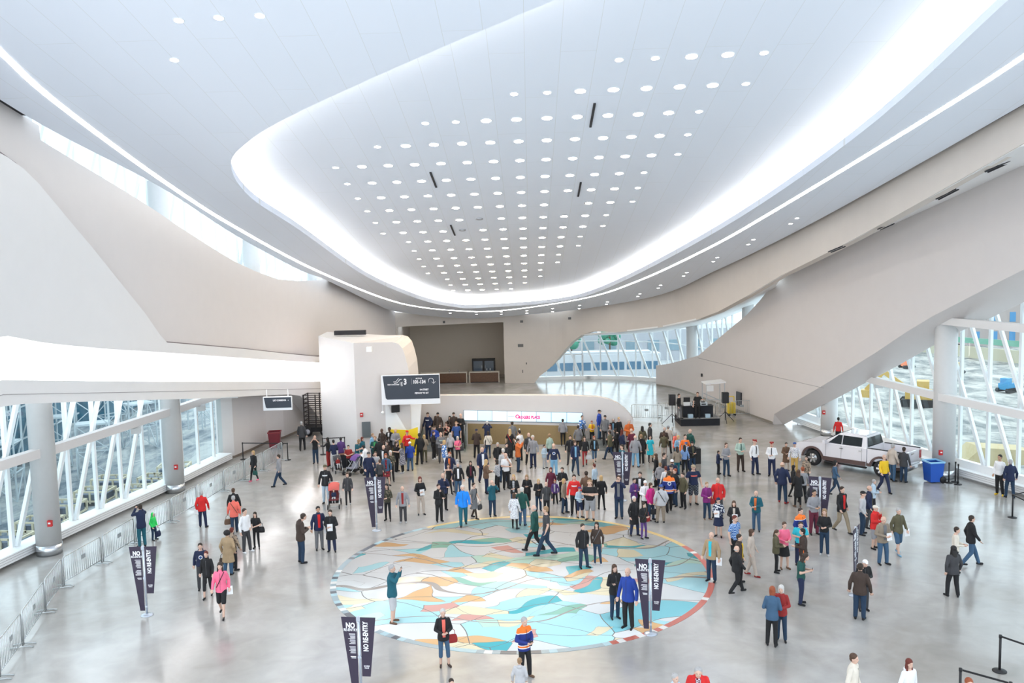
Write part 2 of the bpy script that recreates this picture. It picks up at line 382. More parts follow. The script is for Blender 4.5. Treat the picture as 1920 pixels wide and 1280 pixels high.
for iq, (x, y) in enumerate([(1494.4, 408.6), (1482.5, 419), (1412.6, 448.8), (1403.3, 457.6), (1345, 482.5), (1337.3, 489.8), (1288, 510.6), (1281.9, 517), (1238.7, 534.4), (1234.4, 539.6), (1199.7, 550.5), (1196, 555.4), (1139, 565.5), (1137, 570), (1087, 572), (1086, 578), (1036, 578), (1036, 584), (988, 582), (988, 586.5), (940, 584), (940, 588.5), (892.5, 584.5), (893.5, 588.5), (844, 586.5)]):
    put_downlight(ceil_pt(x, y, Z_RING), .1, 'tiny spotlight in the outer ceiling rim, '+ORD[iq]+' from the right', 'spotlights in the ceiling rim')
# dark slot diffusers and smoke detectors in the raised ceiling
slot = MB(); slot.box((0, 0, -.005), (.07, 1.0, .05)); slots = []
for i, ((x0, y0), (x1, y1), lab) in enumerate([((1115, 194), (1107, 238), 'long black slot vent in the raised ceiling, among the nearer lights'), ((807, 323), (818, 351), 'black slot vent at the left of the raised ceiling light field'), ((1089, 342), (1084, 368), 'short black slot vent beside a dim downlight'), ((845, 422), (853, 441), 'black slot vent near the far left of the light field')]):
    a, b = ceil_pt(x0, y0, Z_REC+.2), ceil_pt(x1, y1, Z_REC+.2); mb = MB(); mb.bar(a, b, .09, .05); tag(build(mb, 'ceiling_vent', M_DARK), lab, 'vent', 'slot vents of the raised ceiling')
for x, y, w_ in [(1102, 380.6, 'right'), (899, 411, 'upper left'), (867, 432, 'lower left')]:
    p = ceil_pt(x, y, Z_REC+.18); mb = MB(); mb.lathe((0, 0, 0), [(.13, .04), (.2, 0), (.2, .06)], 16)
    o = build(mb, 'ceiling_speaker', mat('unlit_grey', (.4, .42, .46), .6), loc=p); o.rotation_euler.x = math.atan(SL); tag(o, 'unlit grey round fitting in the '+w_+' gap of the dotted light field', 'speaker', 'unlit ceiling fittings')
# ---------------------------------------------------------------- left wall
s_top = [('s', 0, 22.4)]+[('y', Y, zring(0, Y)+.3) for Y in (10, 20, 28, 36, 44, 52, 60, 68, 74, 77.2)]
lens_bot = [(0, 175+60), (75, 255+20), (110, 283), (330, 421), (400, 466), (440, 490), (478, 508), (520, 523), (560, 527), (608, 525), (612, 524)]
band_top = [('y', 8, 9.3), (0, 630), (60, 641), (100, 646), (200, 655), (400, 668), (600, 680), ('y', 64, 3.4)]
band_bot = [('y', 8, 6.9), (0, 712), (300, 715), (600, 715), ('y', 64, 3)]
fas_bot = [('y', 8, 5.2), (0, 762), (40, 757), (150, 753), (400, 746), (470, 742), (540, 739), (560, 742), (575, 757), (590, 775), (605, 800), ('y', 64, 1.0)]
# upper beige wall, cut away for the clerestory
S75 = C_LEFT.hit(75, 250)[0]
up_top = [('y', 8, 21.5), ('s', S75-.02, zring(0, C_LEFT.at(S75)[0].y)+.2), ('s', S75, C_LEFT.hit(75, 262)[1]), (110, 283), (330, 421), (400, 466), (440, 490), (478, 508), (520, 523), (560, 527), (604, 525), (612, 524), ('y', 62, 10.3), ('y', 70, 8.6), ('y', 77.35, 7.0)]
wall_strip('wall_left_upper', C_LEFT, up_top, [('y', 8, 9.3), (0, 630), (60, 641), (100, 646), (200, 655), (400, 668), (600, 680), ('y', 70, 0), ('y', 77.35, 0)], M_WALL_LIT if 0 else M_WALL, thick=.45)
# grey shield panel proud of it
sh_top = [('y', 8, 21), ('y', 20, 17.0), (0, 295), (30, 316), (60, 345), (100, 392), (160, 462), (220, 536), (262, 588), (290, 628), (303, 642), (450, 654), (600, 668), ('y', 60, 5.0)]
wall_strip('wall_left_shield', C_LEFT, sh_top, band_top, [M_GREY, mat('edge_shade_mauve', (.24, .20, .21), .8)], thick=-.02, off=.26, edge=True)  # top edge faces coloured dark mauve to stand for their shade
shade_ln = [(u, z) for u, z in C_LEFT.sz(sh_top)]; sk = C_LEFT.hit(303, 642)[0]
wall_strip('trim_6', C_LEFT, [('s', u, z+(.20 if u < sk-.3 else .07)) for u, z in shade_ln], [('s', u, z-.02) for u, z in shade_ln], mat('edge_shade_mauve', (.24, .20, .21), .8), thick=-.01, off=.012)  # dark strip above the panel edge, the edge's shadow put into its colour
wall_strip('wall_left_fascia', C_LEFT, band_bot, fas_bot, M_GREY, thick=1.0, off=.1)
# thin joint line along the fascia
wall_strip('trim_3', C_LEFT, [('y', 10, 6.05), (0, 739), (600, 728)], [('y', 10, 6.02), (0, 740), (600, 728.8)], M_GAP, thick=-.09, off=.115)
wall_strip('trim_4', C_LEFT, [('y', 12, 13), (0, 629), (60, 640), (100, 645), (200, 654), (400, 667), (600, 679), ('y', 66, 4.0)], [('y', 12, 3), (0, 722), (300, 724), (600, 724), ('y', 66, 1)], E_OPENING, thick=.62, off=-.5)  # glowing sheet added in place of the bright space behind the opening
# ---------------------------------------------------------------- far wall, fascia sweeping round to the right
U9, U10 = C_FAR.hit(945, 660)[0], C_FAR.hit(1001, 714)[0]
f_top = [('s', 0, zring(0, 77.3)+.3)]+[('s', C_FAR.c[-1]*i/30, zring(0, C_FAR.at(C_FAR.c[-1]*i/30)[0].y)+.3) for i in range(1, 31)]
f_bot_px = [(1000, 719), (1003, 717), (1010, 707), (1030, 690), (1045, 674), (1060, 655), (1072, 641), (1090, 628), (1110, 621.5), (1165, 622), (1200, 618), (1240, 613), (1275, 606), (1310, 598), (1345, 585), (1400, 555), (1440, 531), (1465, 516), (1603, 447), (1750, 365), (1920, 268)]
f_bot = [('s', 0, 5.6), (756, 612), (850, 608), ('s', U9, 5.62), ('s', U9+.01, -.02), ('s', U10, -.02)]+f_bot_px[1:]+[('y', 24, 14.6), ('y', 14, 16.5), ('y', 6.5, 18)]
wall_strip('wall_back', C_FAR, f_top, f_bot, M_WALL_LIT, thick=.5)
# dark shadow gap between ceiling edge and walls
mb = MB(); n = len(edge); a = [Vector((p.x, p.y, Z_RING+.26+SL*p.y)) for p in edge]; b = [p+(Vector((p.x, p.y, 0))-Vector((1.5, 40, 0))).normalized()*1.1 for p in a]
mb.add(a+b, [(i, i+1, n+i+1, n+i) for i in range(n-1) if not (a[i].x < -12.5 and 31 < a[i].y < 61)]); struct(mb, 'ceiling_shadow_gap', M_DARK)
# soffit from the fascia back to the clerestory glass and to the big right wall
A = P3(C_FAR, [(1090, 628), (1165, 622), (1240, 613), (1310, 598), (1400, 555), (1440, 531), (1465, 516)], .06, -.02)
B = P3(G_RIGHT, [(1090, 630), (1165, 627), (1240, 622), (1300, 612), (1350, 600), (1400, 580), (1440, 560)])
ribbon('ceiling_soffit_far', A, B, M_WHITE)
A = P3(C_FAR, [(1465, 516), (1520, 488), (1603, 447), (1700, 391), (1750, 365), (1920, 268), ('y', 24, 14.6), ('y', 14, 16.5)], .06, -.02)
B = P3(C_RIGHT, [(1462, 521), (1520, 493), (1617, 447), (1700, 409), (1750, 387), (1920, 309), ('y', 20, 14.6), ('y', 12, 15.5)])
ribbon('ceiling_soffit_right', A, B, M_WHITE)
FA = [(1465, 516), (1520, 488), (1603, 447), (1700, 391), (1750, 365), (1920, 268)]; FB = [(1462, 521), (1520, 493), (1617, 447), (1700, 409), (1750, 387), (1920, 309)]
for x0, y0, x1, y1, lab in [(1555, 472, 1582, 461, 'farthest'), (1647, 430, 1674, 418, 'second farthest'), (1757, 373, 1794, 354, 'third'), (1849, 322, 1896, 301, 'nearest')]:
    a = P3(C_FAR, [(x0-20, interp(FA, x0-20))])[0]; b = P3(C_FAR, [(x1+20, interp(FA, x1+20))])[0]; c = P3(C_RIGHT, [((x0+x1)/2, interp(FB, (x0+x1)/2))])[0]
    nrm = (b-a).cross(c-a); nrm *= 1 if nrm.z < 0 else -1; nrm.normalize(); mb = MB()
    def hit(x, y):
        d = ray(x, y); o = Vector((0, 0, CH)); return o+d*((a+nrm*.15-o).dot(nrm)/d.dot(nrm))
    for dx, dy in ((-2, 0), (3, 1)):
        mb.bar(hit(x0+dx, y0+dy), hit(x1+dx, y1+dy), .06, .05)
    tag(build(mb, 'slot_diffuser', M_DARK), lab+' of four dark double slot vents under the upper right soffit', 'vent', 'slot vents of the right soffit')
# ---------------------------------------------------------------- big diagonal right wall
r_top = [(1230, 685), (1252, 682), (1272, 677), (1290, 672), (1310, 666), (1340, 640), (1370, 615), (1400, 590), (1425, 563), (1445, 537), (1462, 518), (1520, 490), (1617, 444), (1750, 384), (1920, 306), ('y', 20, 14.9), ('y', 12, 15.8)]
r_bot = [(1230, 723), ('y', 60, 0), (1449.5, 794), (1451.5, 776), (1543.6, 722), (1640, 662), (1700, 622), (1747, 593.5), (1800, 566), (1860, 535), (1920, 505), ('y', 20, 12.6), ('y', 12, 14)]
wall_strip('wall_right', C_RIGHT, r_top, r_bot, M_WALL, thick=lambda u: .5+1.25*min(1, max(0, (u-17)/20)), dzb=-.75, dzt=0)
# seam on the right wall
wall_strip('trim_5', C_RIGHT, [(1308, 670), (1400, 693), (1545, 727)], [(1308, 671), (1400, 694), (1545, 728)], M_GAP, thick=-.01, off=.012)
wall_strip('baseboard_right', C_RIGHT, [(1231, 719.5), ('y', 66, .12), (1449, 790)], [(1231, 722.7), ('y', 66, 0), (1449, 794)], mat('base_steel', (.35, .32, .28), .4, .5), thick=-.01, off=.03)
# low return at the end of the right wall beside the window bench
# ---------------------------------------------------------------- glazing
def glaze(name, cv, u0, u1, z0, ztop, sp, u_first, lean, beams=(), inner=.12, dmax=99):
    zt = ztop if callable(ztop) else (lambda u: ztop)
    us = [u0+(u1-u0)*i/60 for i in range(61)]
    mb = MB(); vs = []
    for u in us:
        q, n = cv.at(u); vs.append((q.x, q.y, z0)); vs.append((q.x, q.y, zt(u)))
    mb.smooth = True; mb.add(vs, [(2*i, 2*i+2, 2*i+3, 2*i+1) for i in range(60)]); g = struct(mb, name, M_GLASS)
    def pt(u, z, off=inner):
        q, n = cv.at(u); q = q-n*off; return Vector((q.x, q.y, z))
    k = math.ceil((u0-u_first)/sp)
    while u_first+k*sp < u1:
        u = u_first+k*sp; t = zt(u); m = MB(); m.bar(pt(u, z0), pt(u, t), .13, .2); build(m, 'mullion', M_MULL, g)
        h = min(t-z0, dmax); e = u+lean*h*.41
        if u0 < e < u1:
            m = MB(); m.bar(pt(u+lean*.12, z0, inner+.1), pt(e+lean*.12, z0+h, inner+.1), .15, .16); build(m, 'brace', M_MULL, g)
        k += 1
    for z, w in beams:
        m = MB(); m.tube([pt(u0+(u1-u0)*i/30, z) for i in range(31)], w, 4); build(m, 'transom', M_MULL, g)
    return g
uL = lambda Y: G_LEFT.sz([('y', Y, 0)])[0][0]
uR = lambda Y: G_RIGHT.sz([('y', Y, 0)])[0][0]
glaze('window_1', G_LEFT, uL(13), uL(50.9), .45, 21, 1.78, 22.2, 1)
glaze('window_2', G_LEFT, uL(50.95), uL(68.5), 5.5, 21, 1.2, 41, 1)
glaze('window_3', G_RIGHT, .2, uR(66.0), .2, 9.2, 1.715, 2.35, -1, beams=[(G_RIGHT.hit(1093, 639)[1], .05)], inner=.06)
glaze('window_4', G_RIGHT, uR(65.9), uR(15), .8, 16.5, 1.76, 41.58, -1)
# door leaves in the far glass
for i, (xa, xb) in enumerate([(1057.5, 1076), (1077, 1092.5)]):
    (ua, _), (ub, _) = G_RIGHT.hit(xa, 690), G_RIGHT.hit(xb, 690); qa, qb = G_RIGHT.at(ua)[0], G_RIGHT.at(ub)[0]; zt = 2.35
    mb = MB(); f = lambda q, z: Vector((q.x, q.y-.2, z))
    mb.bar(f(qa, 0), f(qa, zt), .12); mb.bar(f(qb, 0), f(qb, zt), .12); mb.bar(f(qa, zt), f(qb, zt), .12); mb.bar(f(qa, .1), f(qb, .1), .12, .2)
    d = struct(mb, 'door_%d' % (i+1), M_GALV); m2 = MB(); m2.bar(f(qb, 1)+Vector((-.1, -.08, -.2)), f(qb, 1)+Vector((-.1, -.08, .3)), .04); build(m2, 'door_handle', M_STEEL, d)
# kerb under far glass, convector benches along the side windows
wall_strip('baseboard_back', G_RIGHT, [('s', .3, .3), ('s', 34, .45)], [('s', .3, 0), ('s', 34, 0)], M_WHITE, thick=.05, off=.45, s0=.3, s1=uR(67))
def bench(name, cv, ya, yb, uf, z1=.47):
    s0, s1 = sorted((uf(ya), uf(yb)))
    b = wall_strip(name, cv, [('s', s0, z1), ('s', s1, z1)], [('s', s0, .13), ('s', s1, .13)], M_WHITE, thick=.1, off=.72, step=1.5)
    m = MB(); u = s0+.5
    while u < s1:
        q, n = cv.at(u); q = q-n*.62; m.lathe((q.x, q.y, 0), [(.02, 0), (.02, .13)], 8); u += 1.9
    o = build(m, 'foot', M_STEEL, b)
    for zz in (.22, .32, .41):
        wall_strip('groove', cv, [('s', s0+.05, zz+.012)]+[('s', s1-.05, zz+.012)], [('s', s0+.05, zz), ('s', s1-.05, zz)], M_GAP, thick=-.725, off=.73, step=3, parent=b)
bench('baseboard_left', G_LEFT, 14, 50.6, uL); bench('baseboard_right_window', G_RIGHT, 58.2, 16, uR)
wall_strip('windowsill_right', G_RIGHT, [('s', uR(58.4), .82), ('s', uR(15), .82)], [('s', uR(58.4), .45), ('s', uR(15), .45)], M_WHITE, thick=-.05, off=.3, step=1.5)
# horizontal girders between the columns
def girder(name, A, B, z, w=.35, h=.36, m=M_WALL):
    mb = MB(); mb.bar((A[0], A[1], z), (B[0], B[1], z), w, h); return struct(mb, name, m)
girder('beam_left_1', (-20.35, 24.5), (-18.68, 34), 4.15); girder('beam_left_2', (-18.68, 34), (-17.2, 43.4), 4.12); girder('beam_left_3', (-17.2, 43.4), (-16.4, 50.8), 4.1)
girder('beam_right_1', (21.06, 42.9), (22.7, 34.5), 4.1, m=M_GREY); girder('beam_right_2', (22.7, 34.5), (25.6, 22), 4.1, m=M_GREY)
girder('beam_right_3', (21.06, 42.9), (22.7, 34.5), 7.85, m=M_GREY); girder('beam_right_4', (22.7, 34.5), (25.6, 22), 7.85, m=M_GREY)
girder('beam_right_5', (19.75, 53.3), (21.06, 42.9), 4.1, m=M_GREY)
def column(name, x, y, h, r, lab, m=M_COL, z0=0):
    mb = MB(); mb.lathe((x, y, 0), [(r, z0), (r, h)], 40); c = struct(mb, name, m); c['label'] = lab
    
    if z0 == 0: mb = MB(); mb.lathe((x, y, 0), [(r+.015, .0), (r+.015, .42)], 40); build(mb, 'column_collar', M_STEEL, c)
    return c
column('column_left_1', -18.68, 34.35, 19, .47, 'nearer left round column'); column('column_left_2', -17.2, 43.7, 15.5, .47, 'second left round column')
column('column_left_3', -15.55, 53.2, 13, .47, 'third left column, seen in the clerestory', z0=5.8)
column('column_left_4', -13.9, 62.5, 12, .42, 'farthest left column in the clerestory', z0=5.0)
column('column_right_1', 21.35, 43.1, 9.0, .52, 'nearer right round column'); column('column_right_2', 19.55, 53.9, 4.2, .5, 'second right round column')
column('column_right_3', 17.35, 64.5, 9.6, .42, 'third right column in the clerestory'); column('column_right_4', 15.35, 74.7, 6.4, .48, 'far right round column by the far window')
mb = MB(); mb.box((-20.2, 40, 21.6), (10.5, 60, .3)); struct(mb, 'roof_left', M_WHITE)
# fire alarm pulls and wall fittings
def on_col(x, y, r, px_):
    mb = MB(); mb.box((0, 0, 0), (.14, .1, .2)); return mb
for P, lab in [((-18.35, 33.92, 1.35), 'red fire alarm box on the nearer left column'), ((-16.92, 43.27, 1.35), 'red fire alarm box on the second left column'), ((21.0, 42.68, 1.35), 'red fire alarm box on the large right column'), ((19.1, 53.6, 1.5), 'small red alarm box on the second right column'), ((-9.0, 51.55, 2.35), 'red alarm box on the beige block above the crowd')]:
    mb = MB(); mb.box((0, 0, 0), (.17, .1, .24)); a = build(mb, 'fire_alarm', M_RED, loc=P); tag(a, lab, 'fire alarm')
    mb = MB(); mb.box((0, -.055, .02), (.09, .02, .06)); build(mb, 'pull_bar', M_WHITE, a)
for P, rz, lab in [((-17.6, 40.5, 3.8), .3, 'grey box speaker under the left girder between the columns'), ((-16.7, 46.6, 3.8), .2, 'grey box speaker under the farther left girder'), ((20.5, 48.9, 3.85), -.2, 'grey box speaker hung under the right girder')]:
    mb = MB(); mb.box((0, 0, 0), (.42, .3, .28), tilt=Matrix.Rotation(.35, 3, 'X')); mb.bar((0, 0, .05), (0, 0, .3), .05); tag(build(mb, 'wall_speaker', M_COL, loc=P, rz=rz), lab, 'speaker')
# ---------------------------------------------------------------- far recess with bar counters
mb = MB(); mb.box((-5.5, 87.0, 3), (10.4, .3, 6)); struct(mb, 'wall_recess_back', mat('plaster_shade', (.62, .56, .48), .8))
mb = MB(); mb.box((-.55, 83.9, 2.9), (.3, 6.3, 5.8)); struct(mb, 'wall_recess_right', M_WALL_LIT)
mb = MB(); mb.box((-10.25, 82.2, 3.0), (.3, 9.6, 6)); struct(mb, 'wall_recess_left', M_WALL_LIT)
mb = MB(); mb.box((-5.5, 83.9, 5.75), (9.6, 6.2, .2)); struct(mb, 'ceiling_recess_bar', M_WALL_LIT)
M_WOOD = mat('dark_walnut', (.11, .055, .03), .35, noise=.4, nscale=9); M_STONE = mat('counter_stone', (.62, .57, .5), .3)
for xa, xb, lab in [(-8.6, -4.25, 'brown wooden bar counter left of the fridge in the far recess'), (-4.05, -1.25, 'brown wooden bar counter in front of the black fridge')]:
    t = empty('bar_counter', ((xa+xb)/2, 81.6, 0), 0, lab, 'counter', 'bar counters in the far recess'); w = xb-xa
    mb = MB(); mb.box((0, 0, .5), (w-.1, .6, .88)); build(mb, 'front_panel', M_WOOD, t)
    mb = MB(); mb.box((0, 0, .97), (w, .7, .07)); mb.box((-w/2+.04, 0, .47), (.08, .68, .94)); mb.box((w/2-.04, 0, .47), (.08, .68, .94)); build(mb, 'worktop', M_STONE, t)
    mb = MB(); mb.box((0, .02, .035), (w-.2, .5, .07)); build(mb, 'plinth', M_BLACK, t)
t = empty('display_fridge', (-2.75, 83.4, 0), 0, 'black double door drinks fridge behind the counter', 'fridge')
mb = MB(); mb.box((0, .05, 1.0), (2.2, .7, 2.0)); build(mb, 'body', M_BLACK, t)
for s in (-.53, .53):
    mb = MB(); mb.box((s, -.33, 1.02), (.86, .04, 1.6)); d = build(mb, 'glass_door', mat('fridge_glass', (.10, .13, .17), .08), t)
    mb = MB(); mb.bar((s+.38*(-1 if s > 0 else 1), -.38, .8), (s+.38*(-1 if s > 0 else 1), -.38, 1.4), .03); build(mb, 'handle', M_STEEL, d)
for x, h, lab in [(-5.9, .25, 'slim beer tap on the left bar counter'), (-5.1, .2, 'second beer tap on the left bar counter'), (-2.4, .3, 'tall beer tap on the right bar counter'), (-2.1, .3, 'last beer tap on the right bar counter')]:
    mb = MB(); mb.lathe((0, 0, 0), [(.04, 0), (.04, h)], 10); mb.bar((0, -.12, h), (0, .02, h), .04); tag(build(mb, 'beer_tap', M_STEEL, loc=(x, 81.5, 1.005)), lab, 'tap', 'beer taps on the counters')
# ---------------------------------------------------------------- video wall parapet
C_VID = Curve([(-7.6, 54.12), (-2.1, 53.35), (2.8, 52.67), (5.5, 52.32), (7.9, 52.0)], side=-1)
vt = [(757, 744), (780, 741.5), (900, 741), (1000, 741), (1080, 742), (1120, 744), (1140, 748), (1158, 756), (1172, 767), (1182, 778), (1192, 793), (1199, 810), (1203, 833)]
wall_strip('wall_parapet', C_VID, vt, [('y', 54.1, 0), ('y', 52.1, 0)], M_WALL, thick=.5, step=.2)
M_BRONZE = mat('bronze_panel', (.33, .24, .12), .35, .3, noise=.18, nscale=30)
wall_strip('wall_parapet_panel', C_VID, [(877, 793.5), (1000, 796), (1094, 798.5)], [('y', 53.2, .06), ('y', 52.4, .06)], M_BRONZE, thick=-.005, off=.03, s0=C_VID.hit(877, 800)[0], s1=C_VID.hit(1094, 800)[0])
disp = empty('video_wall', (0.3, 52.9, 0), 0, 'long strip of eight bright screens set in the beige parapet wall', 'screen')
E_SCR = mat('screen_white', (.78, .95, 1.0), emit=.46, rough=.2); E_SCR2 = mat('screen_pale_blue', (.55, .85, 1.0), emit=.42, rough=.2)
cuts = [870, 896, 923, 951, 978, 1005.6, 1034, 1063, 1092]
off0 = Vector((.3, 52.9, 0))
def vpt(x, t, off=.08):
    yt = 769+(x-870)/222*5; yb = 787+(x-870)/222*4.5; y = yt+(yb-yt)*t
    u, z = C_VID.hit(x, y); q, n = C_VID.at(u); q = q-n*off; return Vector((q.x, q.y, z))-off0
for i in range(8):
    a, b = cuts[i]+.55, cuts[i+1]-.55; mb = MB(); mb.prism([vpt(a, 0), vpt(b, 0), vpt(b, 1), vpt(a, 1)], (0, 0, 0), (0, .07, 0)); build(mb, 'screen', E_SCR if i in (0, 2, 3, 4) else E_SCR2, disp)
mb = MB(); A = [vpt(869.2, -.05, .06), vpt(1092.8, -.05, .06), vpt(1092.8, 1.12, .06), vpt(869.2, 1.12, .06)]; mb.prism(A, (0, .02, 0), (0, .06, 0)); build(mb, 'bezel', mat('bezel_grey', (.25, .28, .33), .4), disp)
def text(body, name, size, m, parent=None, loc=(0, 0, 0), rot=(math.pi/2, 0, 0), align='CENTER', ext=.006, bold=0.0, sx=1.0):
    cu = bpy.data.curves.new(name, 'FONT'); cu.body = body; cu.size = size; cu.align_x = align; cu.extrude = ext; cu.offset = bold; cu.resolution_u = 2
    tmp = bpy.data.objects.new('tmp', cu); COL.objects.link(tmp); dg = bpy.context.evaluated_depsgraph_get(); me = bpy.data.meshes.new_from_object(tmp.evaluated_get(dg))
    bpy.data.objects.remove(tmp); me.name = name; me.materials.clear(); me.materials.append(m); o = bpy.data.objects.new(name, me); link(o, parent); o.location = loc; o.rotation_euler = rot; o.scale = (sx, 1, 1); return o
M_PINK = mat('screen_magenta', (.65, .01, .2), emit=.25)
p = vpt(993, .70, .1); text('ROGERS PLACE', 'lettering', .25, M_PINK, disp, p, (math.pi/2, 0, -.139), bold=.012, sx=.75)
q = vpt(970.5, .5, .1); mb = MB(); mb.tube([q+Vector((.10*math.cos(a), 0, .10*math.sin(a))) for a in [k*math.pi/6 for k in range(12)]], .03, 6, close=True); build(mb, 'logo', M_PINK, disp)
mb = MB(); q = vpt(959, .5, .1); mb.bar(q-Vector((.2, 0, 0)), q+Vector((.2, 0, 0)), .02, .04); build(mb, 'lettering', mat('pale_print', (.6, .7, .75), .6), disp)
# low escalator heads either side of the screens
M_RUB = mat('handrail_rubber', (.02, .02, .02), .35); M_BALU = glass_mat('balustrade_glass', (.75, .85, .85)); M_STEP = mat('escalator_tread', (.30, .31, .30), .35, .7, noise=.3, nscale=20)
M_YEL = mat('hoarding_yellow', (.85, .62, .02), .5); 
def escalator(x, y0, w, steps, lab):
    t = empty('escalator', (x, y0, 0), 0, lab, 'escalator', 'escalator heads by the parapet'); mb = MB()
    for a, b, z in steps: mb.box((0, (a+b)/2-y0, z/2), (w, b-a, z))
    build(mb, 'steps', M_STEP, t); D = steps[-1][1]-y0
    for s in (-1, 1):
        xx = s*(w/2+.07); mb = MB(); mb.tube(spl([(xx, -.45, .25), (xx, -.62, .55), (xx, -.5, .85), (xx, -.2, 1.0), (xx, D*.5, 1.1), (xx, D, 1.4)], 5), .04, 8); build(mb, 'handrail', M_RUB, t)
        mb = MB(); mb.prism([(xx, -.45, .02), (xx, -.56, .5), (xx, -.42, .85), (xx, -.1, .96), (xx, D*.5, 1.05), (xx, D, 1.33), (xx, D, .02)], (-.015, 0, 0), (.03, 0, 0)); build(mb, 'balustrade', M_BALU, t)
escalator(-4.25, 51.75, 2.5, [(51.75, 52.35, .15), (52.35, 53.3, .40)], 'wide escalator head beside the left end of the screens')
escalator(4.95, 50.9, 1.5, [(50.9, 51.5, .2), (51.5, 52.1, .5)], 'escalator head beside the right end of the screens')
mb = MB(); mb.prism([(-7.3, 51.2, .1), (-5.65, 51.1, .1), (-5.65, 51.1, 1.62), (-6.2, 51.15, 1.45), (-7.3, 51.2, 1.5)], (0, 0, 0), (0, .06, 0)); mb.box((-7.1, 51.1, .05), (.1, .5, .1)); mb.box((-5.8, 51.0, .05), (.1, .5, .1))
tag(build(mb, 'hoarding', M_YEL), 'bright yellow barrier panel closing the escalator behind the crowd', 'barrier')
# ---------------------------------------------------------------- pale block left of the escalators
mb = MB(); top = 6.5
pl = [(-12.25, 55.6), (-9.33, 51.65), (-6.2, 52.0), (-6.3, 56), (-9, 60), (-12.4, 59)]
vs = [(x, y, 0) for x, y in pl]+[(x, y, top-(.05 if i == 0 else 0)) for i, (x, y) in enumerate(pl)]
n = len(pl)
mb.add([(-12.25, 55.6, 0), (-9.33, 51.65, 0), (-9.33, 51.65, 6.62), (-12.25, 55.6, 6.75)], [(0, 1, 2, 3)])
mb.add([(-12.25, 55.6, 6.75), (-9.33, 51.65, 6.62), (-7.0, 51.9, 6.58), (-7, 56, 6.6), (-12.4, 59, 6.75)], [(0, 1, 2, 3, 4)])
prof = [(-9.33, 6.62), (-7.1, 6.6), (-6.75, 6.5), (-6.5, 6.2), (-6.35, 5.7), (-6.2, 5.0), (-6.15, 4.2), (-6.15, 0)]
fr = [(x, 51.65+.112*(x+9.33), z) for x, z in prof]; bk = [(x, y+5, z) for x, y, z in fr]
mb.cm = 1; mb.add(fr+[(-9.33, 51.65, 0)], [tuple(range(len(fr)+1))]); mb.add(fr+bk, [(i, i+1, len(fr)+i+1, len(fr)+i) for i in range(len(fr)-1)])
mb.add([(-12.25, 55.6, 0), (-12.4, 59, 0), (-12.4, 59, 6.75), (-12.25, 55.6, 6.75)], [(0, 1, 2, 3)])
struct(mb, 'wall_block', [M_GREY, M_WALL])  # window-lit side in paler grey than the front, light put into the plaster colour
mb = MB(); mb.prism([(-7.62, 51.62, 0), (-5.75, 51.9, 0), (-5.55, 52.6, 3.05), (-7.62, 51.62, 3.1)], (0, .14, 0), (0, .3, 0)); struct(mb, 'wall_escalator_side', M_WHITE)
mb = MB(); mb.box((0, 0, 0), (.5, .12, .42)); tag(build(mb, 'wall_screen', M_BLACK, loc=(-7.0, 51.66, 2.65), rz=.6), 'small black wall screen under the hanging sign', 'screen')
mb = MB(); mb.box((0, 0, 0), (.5, .06, .95)); tag(build(mb, 'notice_board', mat('board_grey', (.10, .12, .13), .5), loc=(-8.75, 51.55, 1.45), rz=.1), 'dark grey notice panel on the block behind the crowd', 'notice board')
mb = MB(); mb.box((0, 0, 0), (.3, .35, .28)); mb.bar((0, .2, 0), (0, .5, 0), .06); tag(build(mb, 'projector', M_WHITE, loc=(-8.3, 50.95, 6.3)), 'small white projector near the top of the pale block', 'projector')
mb = MB(); mb.box((-10.3, 56.0, 6.9), (2.0, .3, .28)); tag(build(mb, 'ledge_box', M_DARK), 'thin dark strip seen over the top of the pale block', 'ledge')
# ---------------------------------------------------------------- side hall on the left
C_HALL = Curve([(-17.3, 50.75), (-16.55, 51.28), (-16.15, 53.2), (-15.8, 55.4), (-15.05, 56.9), (-14.6, 59.2), (-14.3, 61.5), (-14.0, 68)], n=1, side=-1)
wall_strip('wall_hall', C_HALL, [('s', 0, 5.6), ('s', C_HALL.c[-1], 5.6)], [('s', 0, 0), ('s', C_HALL.c[-1], 0)], M_WALL, thick=.3, step=30, smooth=False)
wall_strip('baseboard_hall', C_HALL, [('s', 0, .14), ('s', C_HALL.c[-1], .14)], [('s', 0, 0), ('s', C_HALL.c[-1], 0)], mat('base_brown', (.2, .16, .13), .5), thick=-.01, off=.03, step=30, smooth=False)
mb = MB(); mb.box((-11, 68.2, 2.2), (6.5, .3, 4.4)); struct(mb, 'wall_hall_end', M_WALL)
mb = MB(); mb.prism([(-17.4, 50.4, 3.7), (-15.9, 50.4, 3.7), (-15.3, 55, 3.7), (-14.4, 61, 3.7), (-13.4, 66, 3.7), (-15, 68, 3.7)], (0, 0, 0), (0, 0, .15)); struct(mb, 'ceiling_hall', M_WALL)
